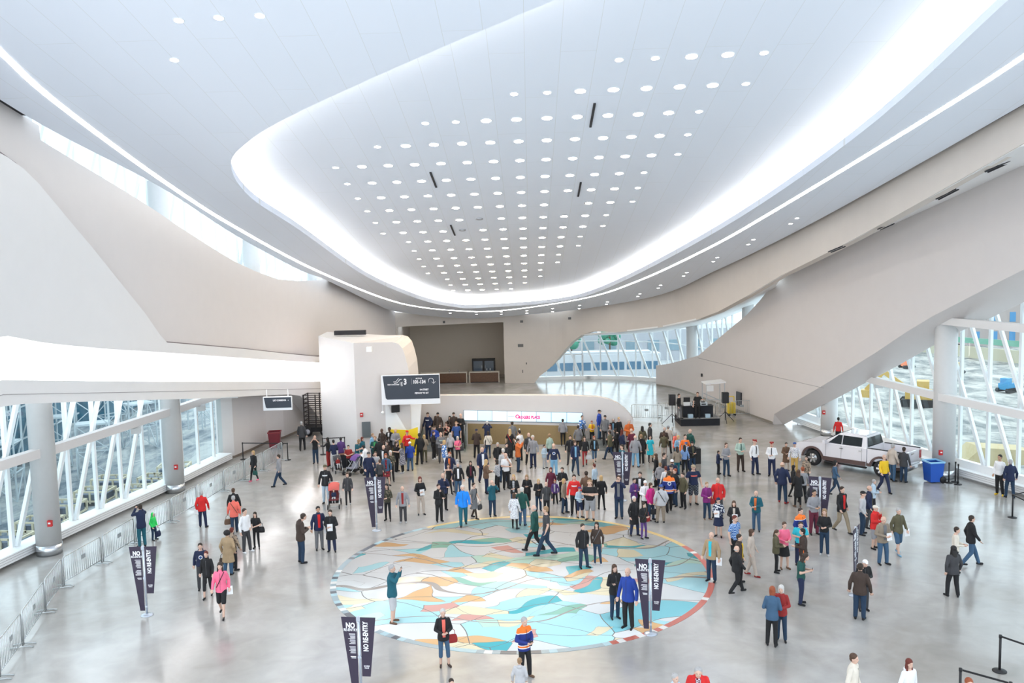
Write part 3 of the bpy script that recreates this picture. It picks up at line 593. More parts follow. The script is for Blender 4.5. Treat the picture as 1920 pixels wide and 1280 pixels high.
# storage rack and trailer in the side hall
M_RACK = mat('rack_black', (.03, .022, .025), .5)
t = empty('storage_rack', (-13.05, 57.9, 0), -.1, 'tall black metal rack of shelves standing in the side hall beside the pale block', 'rack')
mb = MB()
for x in (-.75, .05, .85):
    for y in (-.45, .45): mb.bar((x, y, .4), (x, y, 2.75), .07)
build(mb, 'upright', M_RACK, t)
for k in range(8):
    z = .75+k*.28; mb = MB(); mb.bar((-.75, -.45, z), (.85, -.45, z), .05); mb.bar((-.75, .45, z), (.85, .45, z), .05); mb.bar((-.75, -.45, z), (-.75, .45, z), .05); mb.bar((.85, -.45, z), (.85, .45, z), .05); build(mb, 'shelf', M_RACK, t)
mb = MB(); mb.box((0, 0, .42), (1.8, 1.0, .3)); build(mb, 'base', M_BLACK, t)
for s in (-.5, .65):
    mb = MB(); mb.lathe((s, -.55, .3), [(.3, -.08), (.3, .08)], 20, 'y'); wheel = build(mb, 'wheel', M_BLACK, t); mb = MB(); mb.lathe((s, -.56, .3), [(.17, -.1), (.17, .0)], 16, 'y'); build(mb, 'hub', mat('hub_grey', (.45, .45, .5), .5), wheel)
# ---------------------------------------------------------------- signs on the walls
M_SIGN = mat('sign_slate', (.035, .045, .065), .5); M_SIGNW = mat('sign_white', (.82, .84, .88), .5); M_TXT = mat('sign_lettering', (.85, .85, .88), .5)
def hanging_sign(name, P, w, h, rz, lab, big=True):
    t = empty(name, P, rz, lab, 'sign')
    mb = MB(); mb.box((0, .1, 0), (w, .2, h)); build(mb, 'sign_box', M_SIGNW, t)
    s = .13 if big else .08; y = -.012
    pl = [(-w/2+s*.75, y, h/2-.04), (w/2-.03, y, h/2-.04), (w/2-.03, y, -h/2+h*.18), (-w/2+s*2.1+.05, y, -h/2+h*.18), (-w/2+s*1.85, y, -h/2+h*.23)]
    mb = MB(); mb.prism(pl, (0, 0, 0), (0, .02, 0)); build(mb, 'sign_face', M_SIGN, t)
    return t
t = hanging_sign('direction_sign', (-6.02, 51.3, 3.83), 3.42, 1.75, .03, 'large slate and white direction sign reading LEVEL 3, 101-134')
ty = -.03
def st(b, x, z, s, m=M_TXT, al='CENTER', bold=.004, sx=.8, rot=(math.pi/2, 0, 0)): return text(b, 'lettering', s, m, t, (x, ty, z), rot, al, .004, bold, sx)
st('3', -.3, .32, .46, bold=.02); st('LEVEL', -.47, .35, .13, rot=(math.pi/2, -math.pi/2, 0)); st('101-134', .52, .36, .28, bold=.012); st('SECTIONS', .5, .62, .1)
st('MAIN CONCOURSE', -1.0, .29, .095); st('104 STREET', 1.05, -.06, .13, al='RIGHT', bold=.006); st('PEDWAY TO LRT', 1.05, -.26, .13, al='RIGHT', bold=.006)
mb = MB(); mb.tube([(1.06, ty, .40)]+[(1.21-.15*math.cos(k*.393), ty, .50+.15*math.sin(k*.393)) for k in range(9)]+[(1.36, ty, .34)], .013, 6); mb.tube([(1.25, ty, .44), (1.36, ty, .33), (1.47, ty, .45)], .013, 6); build(mb, 'arrow', M_TXT, t)
mb = MB(); mb.tube([(-.95, ty, .40), (-.78, ty, .42), (-.6, ty, .62), (-.5, ty, .62)], .018, 6); mb.tube([(-1.0, ty, .48), (-.84, ty, .5), (-.68, ty, .68)], .018, 6); build(mb, 'escalator_symbol', M_TXT, t)
mb = MB(); mb.bar((-.62, ty, .3), (-.62, ty, .66), .006); mb.bar((.08, ty, .3), (.08, ty, .66), .006); build(mb, 'divider', M_TXT, t)
mb = MB(); mb.bar((-1.7, .1, -.9), (-1.7, .1, -1.25), .03); mb.lathe((-1.7, .1, -1.38), [(.02, .13), (.1, .08), (.1, 0), (.04, -.05)], 12); build(mb, 'camera_pod', M_WHITE, t)
t = hanging_sign('direction_sign', (-13.5, 49.9, 3.4), 1.62, .78, .05, 'small slate and white sign hanging at the mouth of the side hall', False)
st('LRT CORRIDOR', .5, .14, .13, al='RIGHT', bold=.006); st('+', .62, .14, .1)
mb = MB(); mb.bar((-.6, .1, .38), (-.6, .1, .8), .04); mb.bar((.6, .1, .38), (.6, .1, .8), .04); build(mb, 'hanger', M_WHITE, t)
# little fittings on the far pillar and walls
for x, y, Y, w, h, lab in [(976, 647.5, 79.6, .5, .26, 'grey box speaker on the far beige pillar'), (987, 681, 79.6, .1, .16, 'tiny dark call point on the far pillar'), (980, 696, 79.5, .08, .26, 'tiny pair of dark switches low on the far pillar'), (832, 603.5, 80.0, .26, .2, 'small dark camera over the left of the bar recess'), (978, 602.5, 79.6, .26, .2, 'small dark camera over the far pillar'), (1068, 596.5, 77.6, .26, .2, 'small dark camera over the far arch window')]:
    P = atY(x, y, Y); mb = MB(); mb.box((0, 0, 0), (w, .2, h)); tag(build(mb, 'wall_fitting', mat('fitting_grey', (.12, .12, .12), .5), loc=P), lab, 'wall fitting')
P3_ = P3(C_RIGHT, [(1387, 745)])[0]; mb = MB(); mb.box((0, 0, 0), (.1, .75, 1.0)); mb2 = build(mb, 'wall_cabinet', mat('cabinet_black', (.04, .04, .05), .3), loc=(P3_.x-.06, P3_.y, P3_.z-.1), rz=.19); tag(mb2, 'black hose cabinet on the right wall behind the stage', 'cabinet')
P3_ = P3(C_RIGHT, [(1317, 703)])[0]; mb = MB(); mb.box((0, 0, 0), (.1, .14, .24)); tag(build(mb, 'wall_switch', M_DARK, loc=(P3_.x-.06, P3_.y, P3_.z), rz=.19), 'tiny dark fitting on the right wall above the stage canopy', 'wall fitting')
# ---------------------------------------------------------------- outside
def dirt(name, dark, light, sc):
    m = bpy.data.materials.new(name); m.use_nodes = True; nt = m.node_tree; b = nt.nodes['Principled BSDF']; b.inputs['Roughness'].default_value = .95; tc = nt.nodes.new('ShaderNodeTexCoord')
    n = nt.nodes.new('ShaderNodeTexNoise'); n.inputs['Scale'].default_value = sc; n.inputs['Detail'].default_value = 9; n.inputs['Roughness'].default_value = .68; n.inputs['Distortion'].default_value = .6
    mp = nt.nodes.new('ShaderNodeMapping'); mp.inputs['Scale'].default_value = (1, .45, 1); nt.links.new(tc.outputs['Object'], mp.inputs[0]); nt.links.new(mp.outputs[0], n.inputs['Vector'])
    r = nt.nodes.new('ShaderNodeValToRGB'); r.color_ramp.elements[0].position = .38; r.color_ramp.elements[0].color = (*dark, 1); r.color_ramp.elements[1].position = .62; r.color_ramp.elements[1].color = (*light, 1)
    nt.links.new(n.outputs['Fac'], r.inputs[0]); nt.links.new(r.outputs[0], b.inputs['Base Color']); return m
def terrain(name, x0, x1, y0, y1, n, zf, m):
    mb = MB(); mb.smooth = True; vs = []; random.seed(3)
    for j in range(n+1):
        for i in range(n+1):
            x = x0+(x1-x0)*i/n; y = y0+(y1-y0)*j/n; vs.append((x, y, zf(x, y)+random.uniform(-.25, .25)))
    mb.add(vs, [(j*(n+1)+i, j*(n+1)+i+1, (j+1)*(n+1)+i+1, (j+1)*(n+1)+i) for j in range(n) for i in range(n)]); o = struct(mb, name, m); o['label'] = 'construction ground outside the windows'; return o
terrain('ground_left', -160, -21.5, -10, 180, 60, lambda x, y: -3.6, dirt('yard_gravel', (.10, .13, .16), (.42, .43, .42), .5))
terrain('ground_right', 27, 250, 5, 270, 90, lambda x, y: -2.6-max(0, y-50)*.06, dirt('site_mud', (.13, .14, .14), (.48, .45, .41), .35))
mb = MB(); mb.box((5, 165, -2.4), (50, 160, .3)); struct(mb, 'pavement_far', mat('pale_paving', (.42, .42, .42), .8, noise=.15, nscale=.3))
# formwork crates in the yard
M_CR = mat('crate_timber', (.62, .55, .40), .7); M_CRD = mat('crate_load', (.10, .13, .18), .7)
def crate(w, l):
    t = empty('timber_crate', (0, 0, 0)); mb = MB()
    for z in (.15, .75):
        mb.bar((-w/2, -l/2, z), (w/2, -l/2, z), .1); mb.bar((-w/2, l/2, z), (w/2, l/2, z), .1); mb.bar((-w/2, -l/2, z), (-w/2, l/2, z), .1); mb.bar((w/2, -l/2, z), (w/2, l/2, z), .1)
    for k in range(5):
        for s in (-1, 1): mb.bar((-w/2+w*k/4, s*l/2, 0), (-w/2+w*k/4, s*l/2, .8), .1)
    build(mb, 'rail', M_CR, t); mb = MB(); mb.box((0, 0, .3), (w-.2, l-.2, .5)); build(mb, 'load', M_CRD, t); return t
c0 = crate(2.0, 1.4); used = False
random.seed(21); cr_n = 0
for iy in range(11):
    for ix in range(4):
        x = -24.0-ix*2.75-iy*.05+random.uniform(-.3, .3); y = 29+iy*3.3+random.uniform(-.4, .4)
        if x < -29.6 or x > -23.5-(.0 if y > 45 else (45-y)*.12) or random.random() < .22: continue
        o = c0 if not used else copy_tree(c0); used = True; o.location = (x, y, -3.5); o.rotation_euler.z = random.uniform(-.1, .15)
        tag(o, 'low timber frame crate outside the left windows, %s row away, %s from the glass' % (ORD[iy], ORD[ix]), 'crate', 'timber crates in the yard')
M_SCAF = mat('scaffold_tube', (.50, .55, .58), .5); M_TEAL = mat('netting_blue', (.04, .13, .19), .7, noise=.6, nscale=1.2)
for i, (x, y, w, l, h) in enumerate([(-40, 57, 6, 38, 6.8), (-46, 104, 8, 40, 8), (-70, 150, 12, 50, 10)]):
    t = empty('unfinished_building', (x, y, -3.6), .12, ['dark netted building frame nearest the left windows', 'second dark netted building frame behind the first', 'farthest dark building frame beyond the yard'][i], 'building', 'unfinished buildings in the yard')
    mb = MB(); mb.box((0, 0, h/2), (w, l, h)); build(mb, 'netting', M_TEAL, t)
    mb = MB(); mb.box((0, 0, h+.5), (w+2, l+2, 1.2)); build(mb, 'roof_slab', mat('slab_pale', (.50, .46, .40), .8), t)
    mb = MB(); xx = w/2+1.2; k = 0
    while k*2.2 <= l:
        yy = -l/2+k*2.2; mb.bar((xx, yy, 0), (xx, yy, h), .11)
        for q in range(int(h//2.4)):
            if k*2.2+2.2 <= l and (k+q) % 2: mb.bar((xx, yy, q*2.4), (xx, yy+2.2, q*2.4+2.4), .08)
        k += 1
    for q in range(1, int(h//2.4)+1): mb.bar((xx, -l/2, q*2.4), (xx, l/2, q*2.4), .11)
    build(mb, 'scaffold', M_SCAF, t)
def tower(h):
    t = empty('scaffold_tower', (0, 0, 0)); mb = MB()
    for x in (-1.1, 1.1):
        for y in (-.8, .8): mb.bar((x, y, 0), (x, y, h), .09)
    build(mb, 'standard', M_SCAF, t); mb = MB()
    for k in range(1, int(h/1.9)+1):
        z = k*1.9
        for s in (-1, 1): mb.bar((-1.1, s*.8, z), (1.1, s*.8, z), .07); mb.bar((s*1.1, -.8, z), (s*1.1, .8, z), .07); mb.bar((-1.1*s, s*.8, z-1.9), (1.1*s, s*.8, z), .06); mb.bar((s*1.1, -.8*s, z-1.9), (s*1.1, .8*s, z), .06)
        if k % 2 == 0: mb.box((0, 0, z+.05), (2.1, 1.5, .06))
    build(mb, 'bracing', M_SCAF, t); return t
tw = tower(7.8)
for i, (x, y, w_) in enumerate([(-31.5, 50, 'nearest the left glass'), (-33.5, 56.5, 'second along the yard'), (-30.5, 63, 'third along the yard, close to the glass'), (-35, 66, 'fourth along the yard, far from the glass'), (-31, 72, 'fifth along the yard'), (-36, 78, 'sixth along the yard'), (-28.5, 80, 'farthest of the row')]):
    o = tw if i == 0 else copy_tree(tw); o.location = (x, y, -3.6); o.rotation_euler.z = .2*i; tag(o, 'pale tubular scaffold tower outside, '+w_, 'scaffold', 'scaffold towers in the yard')
# right side: pink tenement with blue windows, machines, hoarding strip
def facade(name, P, rz, w, d, h, nx, nz, mw, mg, lab, ww=1.3, wh=1.9):
    t = empty(name, P, rz, lab, 'building'); mb = MB(); mb.box((0, 0, h/2), (w, d, h)); build(mb, 'wall', mw, t)
    for i in range(nx):
        for k in range(nz):
            x = -w/2+w*(i+.5)/nx; z = h*(k+.5)/nz; m = MB(); m.box((x, -d/2-.02, z), (ww, .12, wh)); build(m, 'window', mg, t)
    return t
M_BW = mat('window_blue', (.08, .26, .48), .15); M_PKB = mat('facade_pinkish', (.40, .33, .31), .85)
facade('apartment_house', (139, 222, -12.5), -.12, 50, 14, 38, 12, 8, M_PKB, M_BW, 'pale pink block with rows of blue windows beyond the building site', 1.4, 2.4)
mb = MB(); mb.bar((91, 208, -10.6), (86, 132, -6.2), .5, 2.2); tag(build(mb, 'site_hoarding', mat('hoarding_cream', (.45, .41, .30), .8)), 'long cream hoarding strip crossing the building site', 'hoarding')
mb = MB(); mb.bar((96, 214, -9.2), (92, 134, -4.6), .3, 1.1); tag(build(mb, 'site_mesh_fence', mat('fence_green', (.14, .34, .25), .7)), 'green mesh fence behind the cream hoarding', 'fence')
def machine(P, rz, m, lab, arm=True):
    t = empty('digger', P, rz, lab, 'digger', 'diggers on the building site'); t.scale = (.62, .62, .62) if not arm else (1, 1, 1)
    mb = MB(); mb.box((0, 0, 1.2), (2.6, 2.0, 1.2)); mb.box((-.4, 0, 2.2), (1.2, 1.6, 1.2)); build(mb, 'body', m, t)
    for s in (-1, 1):
        mb = MB(); mb.prism([(-1.6, s*1.0, .1), (1.6, s*1.0, .1), (1.9, s*1.0, .5), (1.6, s*1.0, .9), (-1.6, s*1.0, .9), (-1.9, s*1.0, .5)], (0, -.25, 0), (0, .5, 0)); build(mb, 'track', M_BLACK, t)
    if arm:
        mb = MB(); mb.bar((1.0, 0, 1.8), (3.4, 0, 3.6), .35, .5); mb.bar((3.4, 0, 3.6), (5.2, 0, 1.6), .3, .4); mb.box((5.2, 0, 1.2), (.9, 1.1, .8)); build(mb, 'arm', m, t)
def gR(x, y):
    d = ray(x, y); z = -1.5
    for _ in range(12):
        Y = (z-CH)/d.z; X = d.x*Y; z = -2.6-max(0, Y-50)*.06
    return (X, Y, z)
M_DY = mat('digger_yellow', (.50, .32, .08), .5); M_DB = mat('digger_blue', (.06, .28, .50), .5); M_DO = mat('digger_orange', (.85, .25, .12), .5)
machine(gR(1888, 735), .5, M_DB, 'blue machine in the middle of the building site', False); machine(gR(1700, 690), .2, M_DO, 'orange machine far across the building site', False)
machine(gR(1792, 700), 2, M_DY, 'small yellow machine beside the far track', False); machine(gR(1722, 762), 2.7, M_DY, 'yellow digger with a long arm left of the large column')
mb = MB(); x, y, z = gR(1868, 872); mb.prism([(x-2.6, y, z-.2), (x+2.8, y-.5, z-.2), (x+2.2, y-.4, z+1.0), (x-1, y, z+1.2)], (0, 0, 0), (0, 2, 0)); tag(build(mb, 'sand_heap', mat('sand', (.48, .38, .22), .9)), 'low yellow sand heap just outside the right windows', 'heap')
# far street: tram, low buildings
def wp(x, y, Y): return atY(x, y, Y)
t = empty('tram', (9.4, 95, -2.2), .02, 'long white tram with a dark window band beyond the far window', 'tram')
mb = MB(); mb.box((0, 0, 1.7), (13, 2.4, 3.0)); mb.box((0, 0, 3.3), (11, 1.6, .25)); build(mb, 'body', mat('tram_white', (.48, .48, .5), .5), t)
for k in range(7):
    mb = MB(); mb.box((-5.4+k*1.8, -1.22, 1.95), (1.5, .06, .85)); build(mb, 'window', mat('tram_window', (.04, .12, .20), .3), t)
for k in (-4.5, 4.5):
    mb = MB(); mb.box((k, 0, .25), (2.2, 2.2, .5)); build(mb, 'bogie', M_BLACK, t)
facade('depot', (17, 119, -2.3), .03, 40, 8, 4.1, 14, 1, mat('depot_pale', (.40, .40, .43), .8), mat('depot_window', (.20, .28, .33), .5), 'pale low building beyond the tram', 1.5, 1.4)
t = empty('street_banner', (11.2, 104, -.2), .06, 'pale sign with black lettering seen through the arch window', 'sign'); mb = MB(); mb.box((0, 0, 0), (4.6, .15, 1.3)); build(mb, 'board', mat('board_white', (.5, .5, .5), .6), t)
mb = MB(); mb.box((-2, .1, -1.3), (.15, .15, 1.7)); mb.box((2, .1, -1.3), (.15, .15, 1.7)); build(mb, 'post', M_GALV, t)
mb = MB()
for k in range(9): mb.box((-1.9+k*.47, -.1, .1), (.30, .04, .7 if k % 3 else .4))
build(mb, 'lettering', mat('banner_ink', (.03, .03, .05), .6), t)
M_TREE = mat('leaf_green', (.05, .24, .16), .8, noise=.4, nscale=2); random.seed(5)
for x, y, h, lab in ((7.4, 109.5, 4.6, 'small green street tree left of the pair beyond the tram'), (12.2, 109.5, 4.8, 'small green street tree right of the pair beyond the tram')):
    t = empty('street_tree', (x, y, -2.3), 0, lab, 'tree'); mb = MB(); mb.bar((0, 0, 0), (0, 0, h-1), .18); build(mb, 'trunk', M_WOOD, t); mb = MB(); mb.smooth = True
    for k in range(14):
        c = Vector((random.uniform(-1, 1), random.uniform(-.8, .8), h-.9+random.uniform(-.7, .8))); r = random.uniform(.35, .7); rg = [(-1.2+2.4*q/5) for q in range(6)]
        vs = [c+Vector((r*math.cos(a)*math.cos(b*1.047), r*math.cos(a)*math.sin(b*1.047), r*math.sin(a))) for a in rg for b in range(6)]; mb.add(vs, [(q*6+b, q*6+(b+1) % 6, q*6+6+(b+1) % 6, q*6+6+b) for q in range(5) for b in range(6)])
    build(mb, 'crown', M_TREE, t)
# ---------------------------------------------------------------- people
def swept(mb, a, b, r0, r1, n=12, flat=1.0):
    """tapered limb with round ends"""
    a, b = Vector(a), Vector(b); d = (b-a); L = d.length; d.normalize()
    x = d.cross(Vector((0, 1, 0))); x = Vector((1, 0, 0)) if x.length < .05 else x.normalized(); y = d.cross(x)
    rg = [(a-d*r0*math.sin(t), r0*math.cos(t)) for t in (1.35, .9, .45)]+[(a, r0), (a.lerp(b, .5), (r0+r1)/2), (b, r1)]+[(b+d*r1*math.sin(t), r1*math.cos(t)) for t in (.45, .9, 1.35)]
    vs = [c+(x*math.cos(2*math.pi*j/n)+y*flat*math.sin(2*math.pi*j/n))*r for c, r in rg for j in range(n)]; k = len(rg)
    mb.add(vs, [(i*n+j, i*n+(j+1) % n, (i+1)*n+(j+1) % n, (i+1)*n+j) for i in range(k-1) for j in range(n)]+[tuple(range(n-1, -1, -1)), tuple((k-1)*n+j for j in range(n))])
def ball(mb, c, r, n=12):
    c = Vector(c); rg = [(-math.pi/2+math.pi*(i+.5)/9) for i in range(9)]
    vs = [c+Vector((r[0]*math.cos(t)*math.cos(2*math.pi*j/n), r[1]*math.cos(t)*math.sin(2*math.pi*j/n), r[2]*math.sin(t))) for t in rg for j in range(n)]
    mb.add(vs, [(i*n+j, i*n+(j+1) % n, (i+1)*n+(j+1) % n, (i+1)*n+j) for i in range(8) for j in range(n)]+[tuple(range(n-1, -1, -1)), tuple(8*n+j for j in range(n))])
def loft(mb, rows, n=18):
    """rows of (cx, cy, z, rx, ry)"""
    vs = [Vector((cx+rx*math.cos(2*math.pi*j/n), cy+ry*math.sin(2*math.pi*j/n), z)) for cx, cy, z, rx, ry in rows for j in range(n)]; k = len(rows)
    mb.add(vs, [(i*n+j, i*n+(j+1) % n, (i+1)*n+(j+1) % n, (i+1)*n+j) for i in range(k-1) for j in range(n)]+[tuple(range(n-1, -1, -1)), tuple((k-1)*n+j for j in range(n))])
# joints per pose: L/R elbow, wrist, hand direction; L/R knee, ankle, toe direction; head lean
# local frame: the figure faces -Y, its left hand is at +X
def P_(eL, wL, eR, wR, kL=(.10, -.01, .50), aL=(.11, .02, .09), kR=(-.10, -.01, .50), aR=(-.11, .02, .09), tL=12, tR=-12, hd=(0, 0), ht=0, hz=.92):
    return dict(eL=eL, wL=wL, eR=eR, wR=wR, kL=kL, aL=aL, kR=kR, aR=aR, tL=tL, tR=tR, hd=hd, ht=ht, hz=hz)
dL, dR = ((.262, .03, 1.13), (.285, -.05, .89)), ((-.262, .03, 1.13), (-.285, -.05, .89))
POSES = {
 'st': P_(*dL, *dR),
 'st2': P_((.27, .04, 1.13), (.27, -.06, .89), (-.25, .05, 1.13), (-.20, -.09, .90), kL=(.13, -.03, .50), aL=(.17, .0, .09), kR=(-.09, .0, .5), aR=(-.10, .03, .09), tL=28, tR=-4),
 'st3': P_((.26, .06, 1.14), (.24, .02, .90), (-.27, .02, 1.13), (-.28, -.09, .90), kL=(.12, -.07, .50), aL=(.13, -.08, .09), kR=(-.12, .01, .5), aR=(-.15, .06, .09), tL=10, tR=-30),
 'rx': P_((.27, .06, 1.15), (.18, -.06, .96), *dR, kL=(.12, -.05, .50), aL=(.17, -.04, .09), tL=25),
 'ho': P_((.25, .01, 1.13), (.08, -.25, 1.12), (-.25, .01, 1.13), (-.07, -.27, 1.10), kL=(.12, -.04, .50), aL=(.14, -.03, .09), tL=20, ht=.02),
 'lo': P_((.24, .01, 1.13), (.07, -.24, 1.18), (-.24, .01, 1.13), (-.06, -.24, 1.17), hd=(0, -.05), ht=.07),
 'cr': P_((.25, -.02, 1.14), (-.06, -.19, 1.19), (-.25, -.02, 1.14), (.06, -.22, 1.15)),
 'ph': P_((.25, -.16, 1.33), (.08, -.24, 1.55), (-.25, -.16, 1.33), (-.08, -.24, 1.55)),
 'wa': P_((.24, .10, 1.15), (.26, .02, .93), (-.24, -.04, 1.15), (-.25, -.18, .96), kL=(.10, -.16, .53), aL=(.10, -.30, .09), kR=(-.10, .02, .49), aR=(-.10, .30, .13), tL=4, tR=-4, hz=.90),
 'wb': P_((.24, -.03, 1.15), (.25, -.14, .95), (-.24, .08, 1.15), (-.26, .02, .93), kL=(.10, .03, .50), aL=(.10, .20, .11), kR=(-.10, -.11, .52), aR=(-.10, -.19, .09), tL=4, tR=-4, hz=.91),
 'mo': P_((.22, -.10, 1.17), (.03, -.20, 1.44), (-.22, -.02, 1.14), (.07, -.21, 1.13)),
 'ar': P_((.27, -.12, 1.27), (.34, -.33, 1.30), *dR),
 'sit': P_((.22, 0, 1.15), (.12, -.2, 1.02), (-.22, 0, 1.15), (-.12, -.2, 1.02), kL=(.12, -.42, .95), aL=(.13, -.46, .55), kR=(-.12, -.42, .95), aR=(-.13, -.46, .55)),
}
def hand(mb, w, e, s, pose):
    w, e = Vector(w), Vector(e); d = (w-e).normalized(); up = Vector((0, -1, 0)) if abs(d.z) > .6 else Vector((0, 0, 1))
    sd = d.cross(up); sd = Vector((s, 0, 0)) if sd.length < .1 else sd.normalized(); nrm = sd.cross(d)
    c = w+d*.055; swept(mb, w+d*.01, w+d*.075, .030, .036, 10, .62)
    for k, (o, L) in enumerate([(-.030, .060), (-.010, .075), (.010, .070), (.030, .052)]):
        a = w+d*.085+sd*o; b = a+d*L*.55+nrm*.008; q = b+(d*.7+nrm*.7).normalized()*L*.5; swept(mb, a-d*.01, b, .0105, .0095, 8); swept(mb, b, q, .0095, .008, 8)
    t = w+d*.03-sd*.032*s; swept(mb, t, t+(d*.75-sd*s*.65).normalized()*.035, .013, .011, 8); swept(mb, t+(d*.75-sd*s*.65).normalized()*.035, t+d*.065-sd*.025*s+nrm*.012, .011, .009, 8)
SHO = {'L': (.162, .005, 1.405), 'R': (-.162, .005, 1.405)}
def torso(mb, g=0, z0=.84, z1=1.50, flare=0, w=1):
    rows = []
    for z, rx, ry in [(.80, .150, .110), (.88, .165, .120), (.96, .160, .115), (1.08, .142, .103), (1.2, .150, .110), (1.32, .160, .112), (1.385, .150, .102), (1.43, .118, .085), (1.47, .078, .068), (1.51, .056, .058)]:
        if z < z0-.001 or z > z1: continue
        f = flare*max(0, (1.05-z)); rows.append((0, .012, z, rx*w+g+f, ry+g+f*.8))
    if z0 < .80:
        for k in range(4):
            z = z0+(.80-z0)*k/4; f = flare*(1.05-z); rows.insert(k, (0, .012, z, .158*w+g+f, .115+g+f*.8))
    loft(mb, rows)
def arms(mb, p, g, upto=1.0, w0=.050):
    for s in 'LR':
        S, E_, W_ = Vector(SHO[s]), Vector(p['e'+s]), Vector(p['w'+s])
        if upto < .5: swept(mb, S, S.lerp(E_, .62), w0+g, w0+g*.9)
        else: swept(mb, S, E_, w0+g, .040+g); swept(mb, E_, E_.lerp(W_, upto), .041+g, .030+g)
def legs(mb, p, g, z=None, taper=1):
    for s in 'LR':
        k = 1 if s == 'L' else -1; Hh = Vector((.085*k, .012, p['hz'])); K, A = Vector(p['k'+s]), Vector(p['a'+s])
        swept(mb, Hh, K, .082+g, .055+g)
        if z is None: swept(mb, K, A+(K-A)*.0, .056+g, .038+g*taper)
        elif z == 'knee': swept(mb, K+(Hh-K)*.1, K+(A-K)*.05, .060+g, .058+g)
        elif z == 'calf': swept(mb, K, K.lerp(A, .45), .056+g, .052+g)
def headc(p): return Vector((p['hd'][0], -.012+p['hd'][1]-p['ht'], 1.632-p['ht']*.35))
def foot(mb, p, g=0, which='LR'):
    for s in which:
        A = Vector(p['a'+s]); a = R(p['t'+s]); d = Vector((math.sin(a), -math.cos(a), 0)); z = A.z-.05
        swept(mb, A+Vector((0, 0, -.01))-d*.02, Vector((A.x, A.y, z))-d*.045, .036+g, .030+g); swept(mb, Vector((A.x, A.y, z))-d*.04, Vector((A.x, A.y, z-.008))+d*.13, .033+g, .034+g, 12, .8)
def body(p):
    mb = MB(); torso(mb, 0, .84, 1.52); swept(mb, (0, .012, 1.45), headc(p)-Vector((0, -.01, .06)), .056, .052); c = headc(p)
    ball(mb, c+Vector((0, .008, .02)), (.080, .098, .104), 16); ball(mb, c+Vector((0, -.022, -.045)), (.058, .068, .068), 14)
    ball(mb, c+Vector((0, -.092, -.012)), (.013, .018, .022), 8); ball(mb, c+Vector((.078, .008, -.01)), (.012, .02, .03), 8); ball(mb, c+Vector((-.078, .008, -.01)), (.012, .02, .03), 8)
    arms(mb, p, 0, 1.0, .046); legs(mb, p, 0); foot(mb, p, -.006)
    for s, k in (('L', 1), ('R', -1)): hand(mb, p['w'+s], p['e'+s], k, p)
    return mb
def g_top(kind, p):
    mb = MB()
    if kind == 'tee': torso(mb, .016, .84, 1.48, .02); arms(mb, p, .018, .3)
    elif kind == 'shirt': torso(mb, .016, .84, 1.48, .02); arms(mb, p, .012, .93)
    elif kind == 'jacket': torso(mb, .024, .80, 1.48, .05); arms(mb, p, .018, .95); swept(mb, (0, .02, 1.47), (0, .012, 1.50), .075, .068)
    elif kind == 'hoodie': torso(mb, .026, .82, 1.48, .03); arms(mb, p, .020, .95); ball(mb, (0, .085, 1.47), (.105, .07, .07))
    elif kind == 'coat': torso(mb, .026, .52, 1.48, .09); arms(mb, p, .018, .95); swept(mb, (0, .02, 1.47), (0, .012, 1.50), .075, .068)
    elif kind == 'dress': torso(mb, .018, .50, 1.47, .17); arms(mb, p, .014, .3)
    elif kind == 'tank': torso(mb, .014, .84, 1.40, .02)
    return mb
def g_bot(kind, p):
    mb = MB()
    rows = [(0, .012, .80, .158, .116), (0, .012, .90, .172, .126), (0, .012, .99, .162, .118), (0, .012, 1.03, .150, .108)]
    if kind == 'sit': return mb
    loft(mb, rows)
    if kind == 'trousers': legs(mb, p, .020, None, 1.1)
    elif kind == 'leggings': legs(mb, p, .008)
    elif kind == 'shorts': legs(mb, p, .026, 'knee')
    elif kind == 'capris': legs(mb, p, .014, 'calf')
    elif kind == 'skirt': loft(mb, [(0, .0, .50, .235, .20), (0, .005, .66, .21, .175), (0, .012, .82, .185, .14), (0, .012, .95, .165, .12)])
    return mb
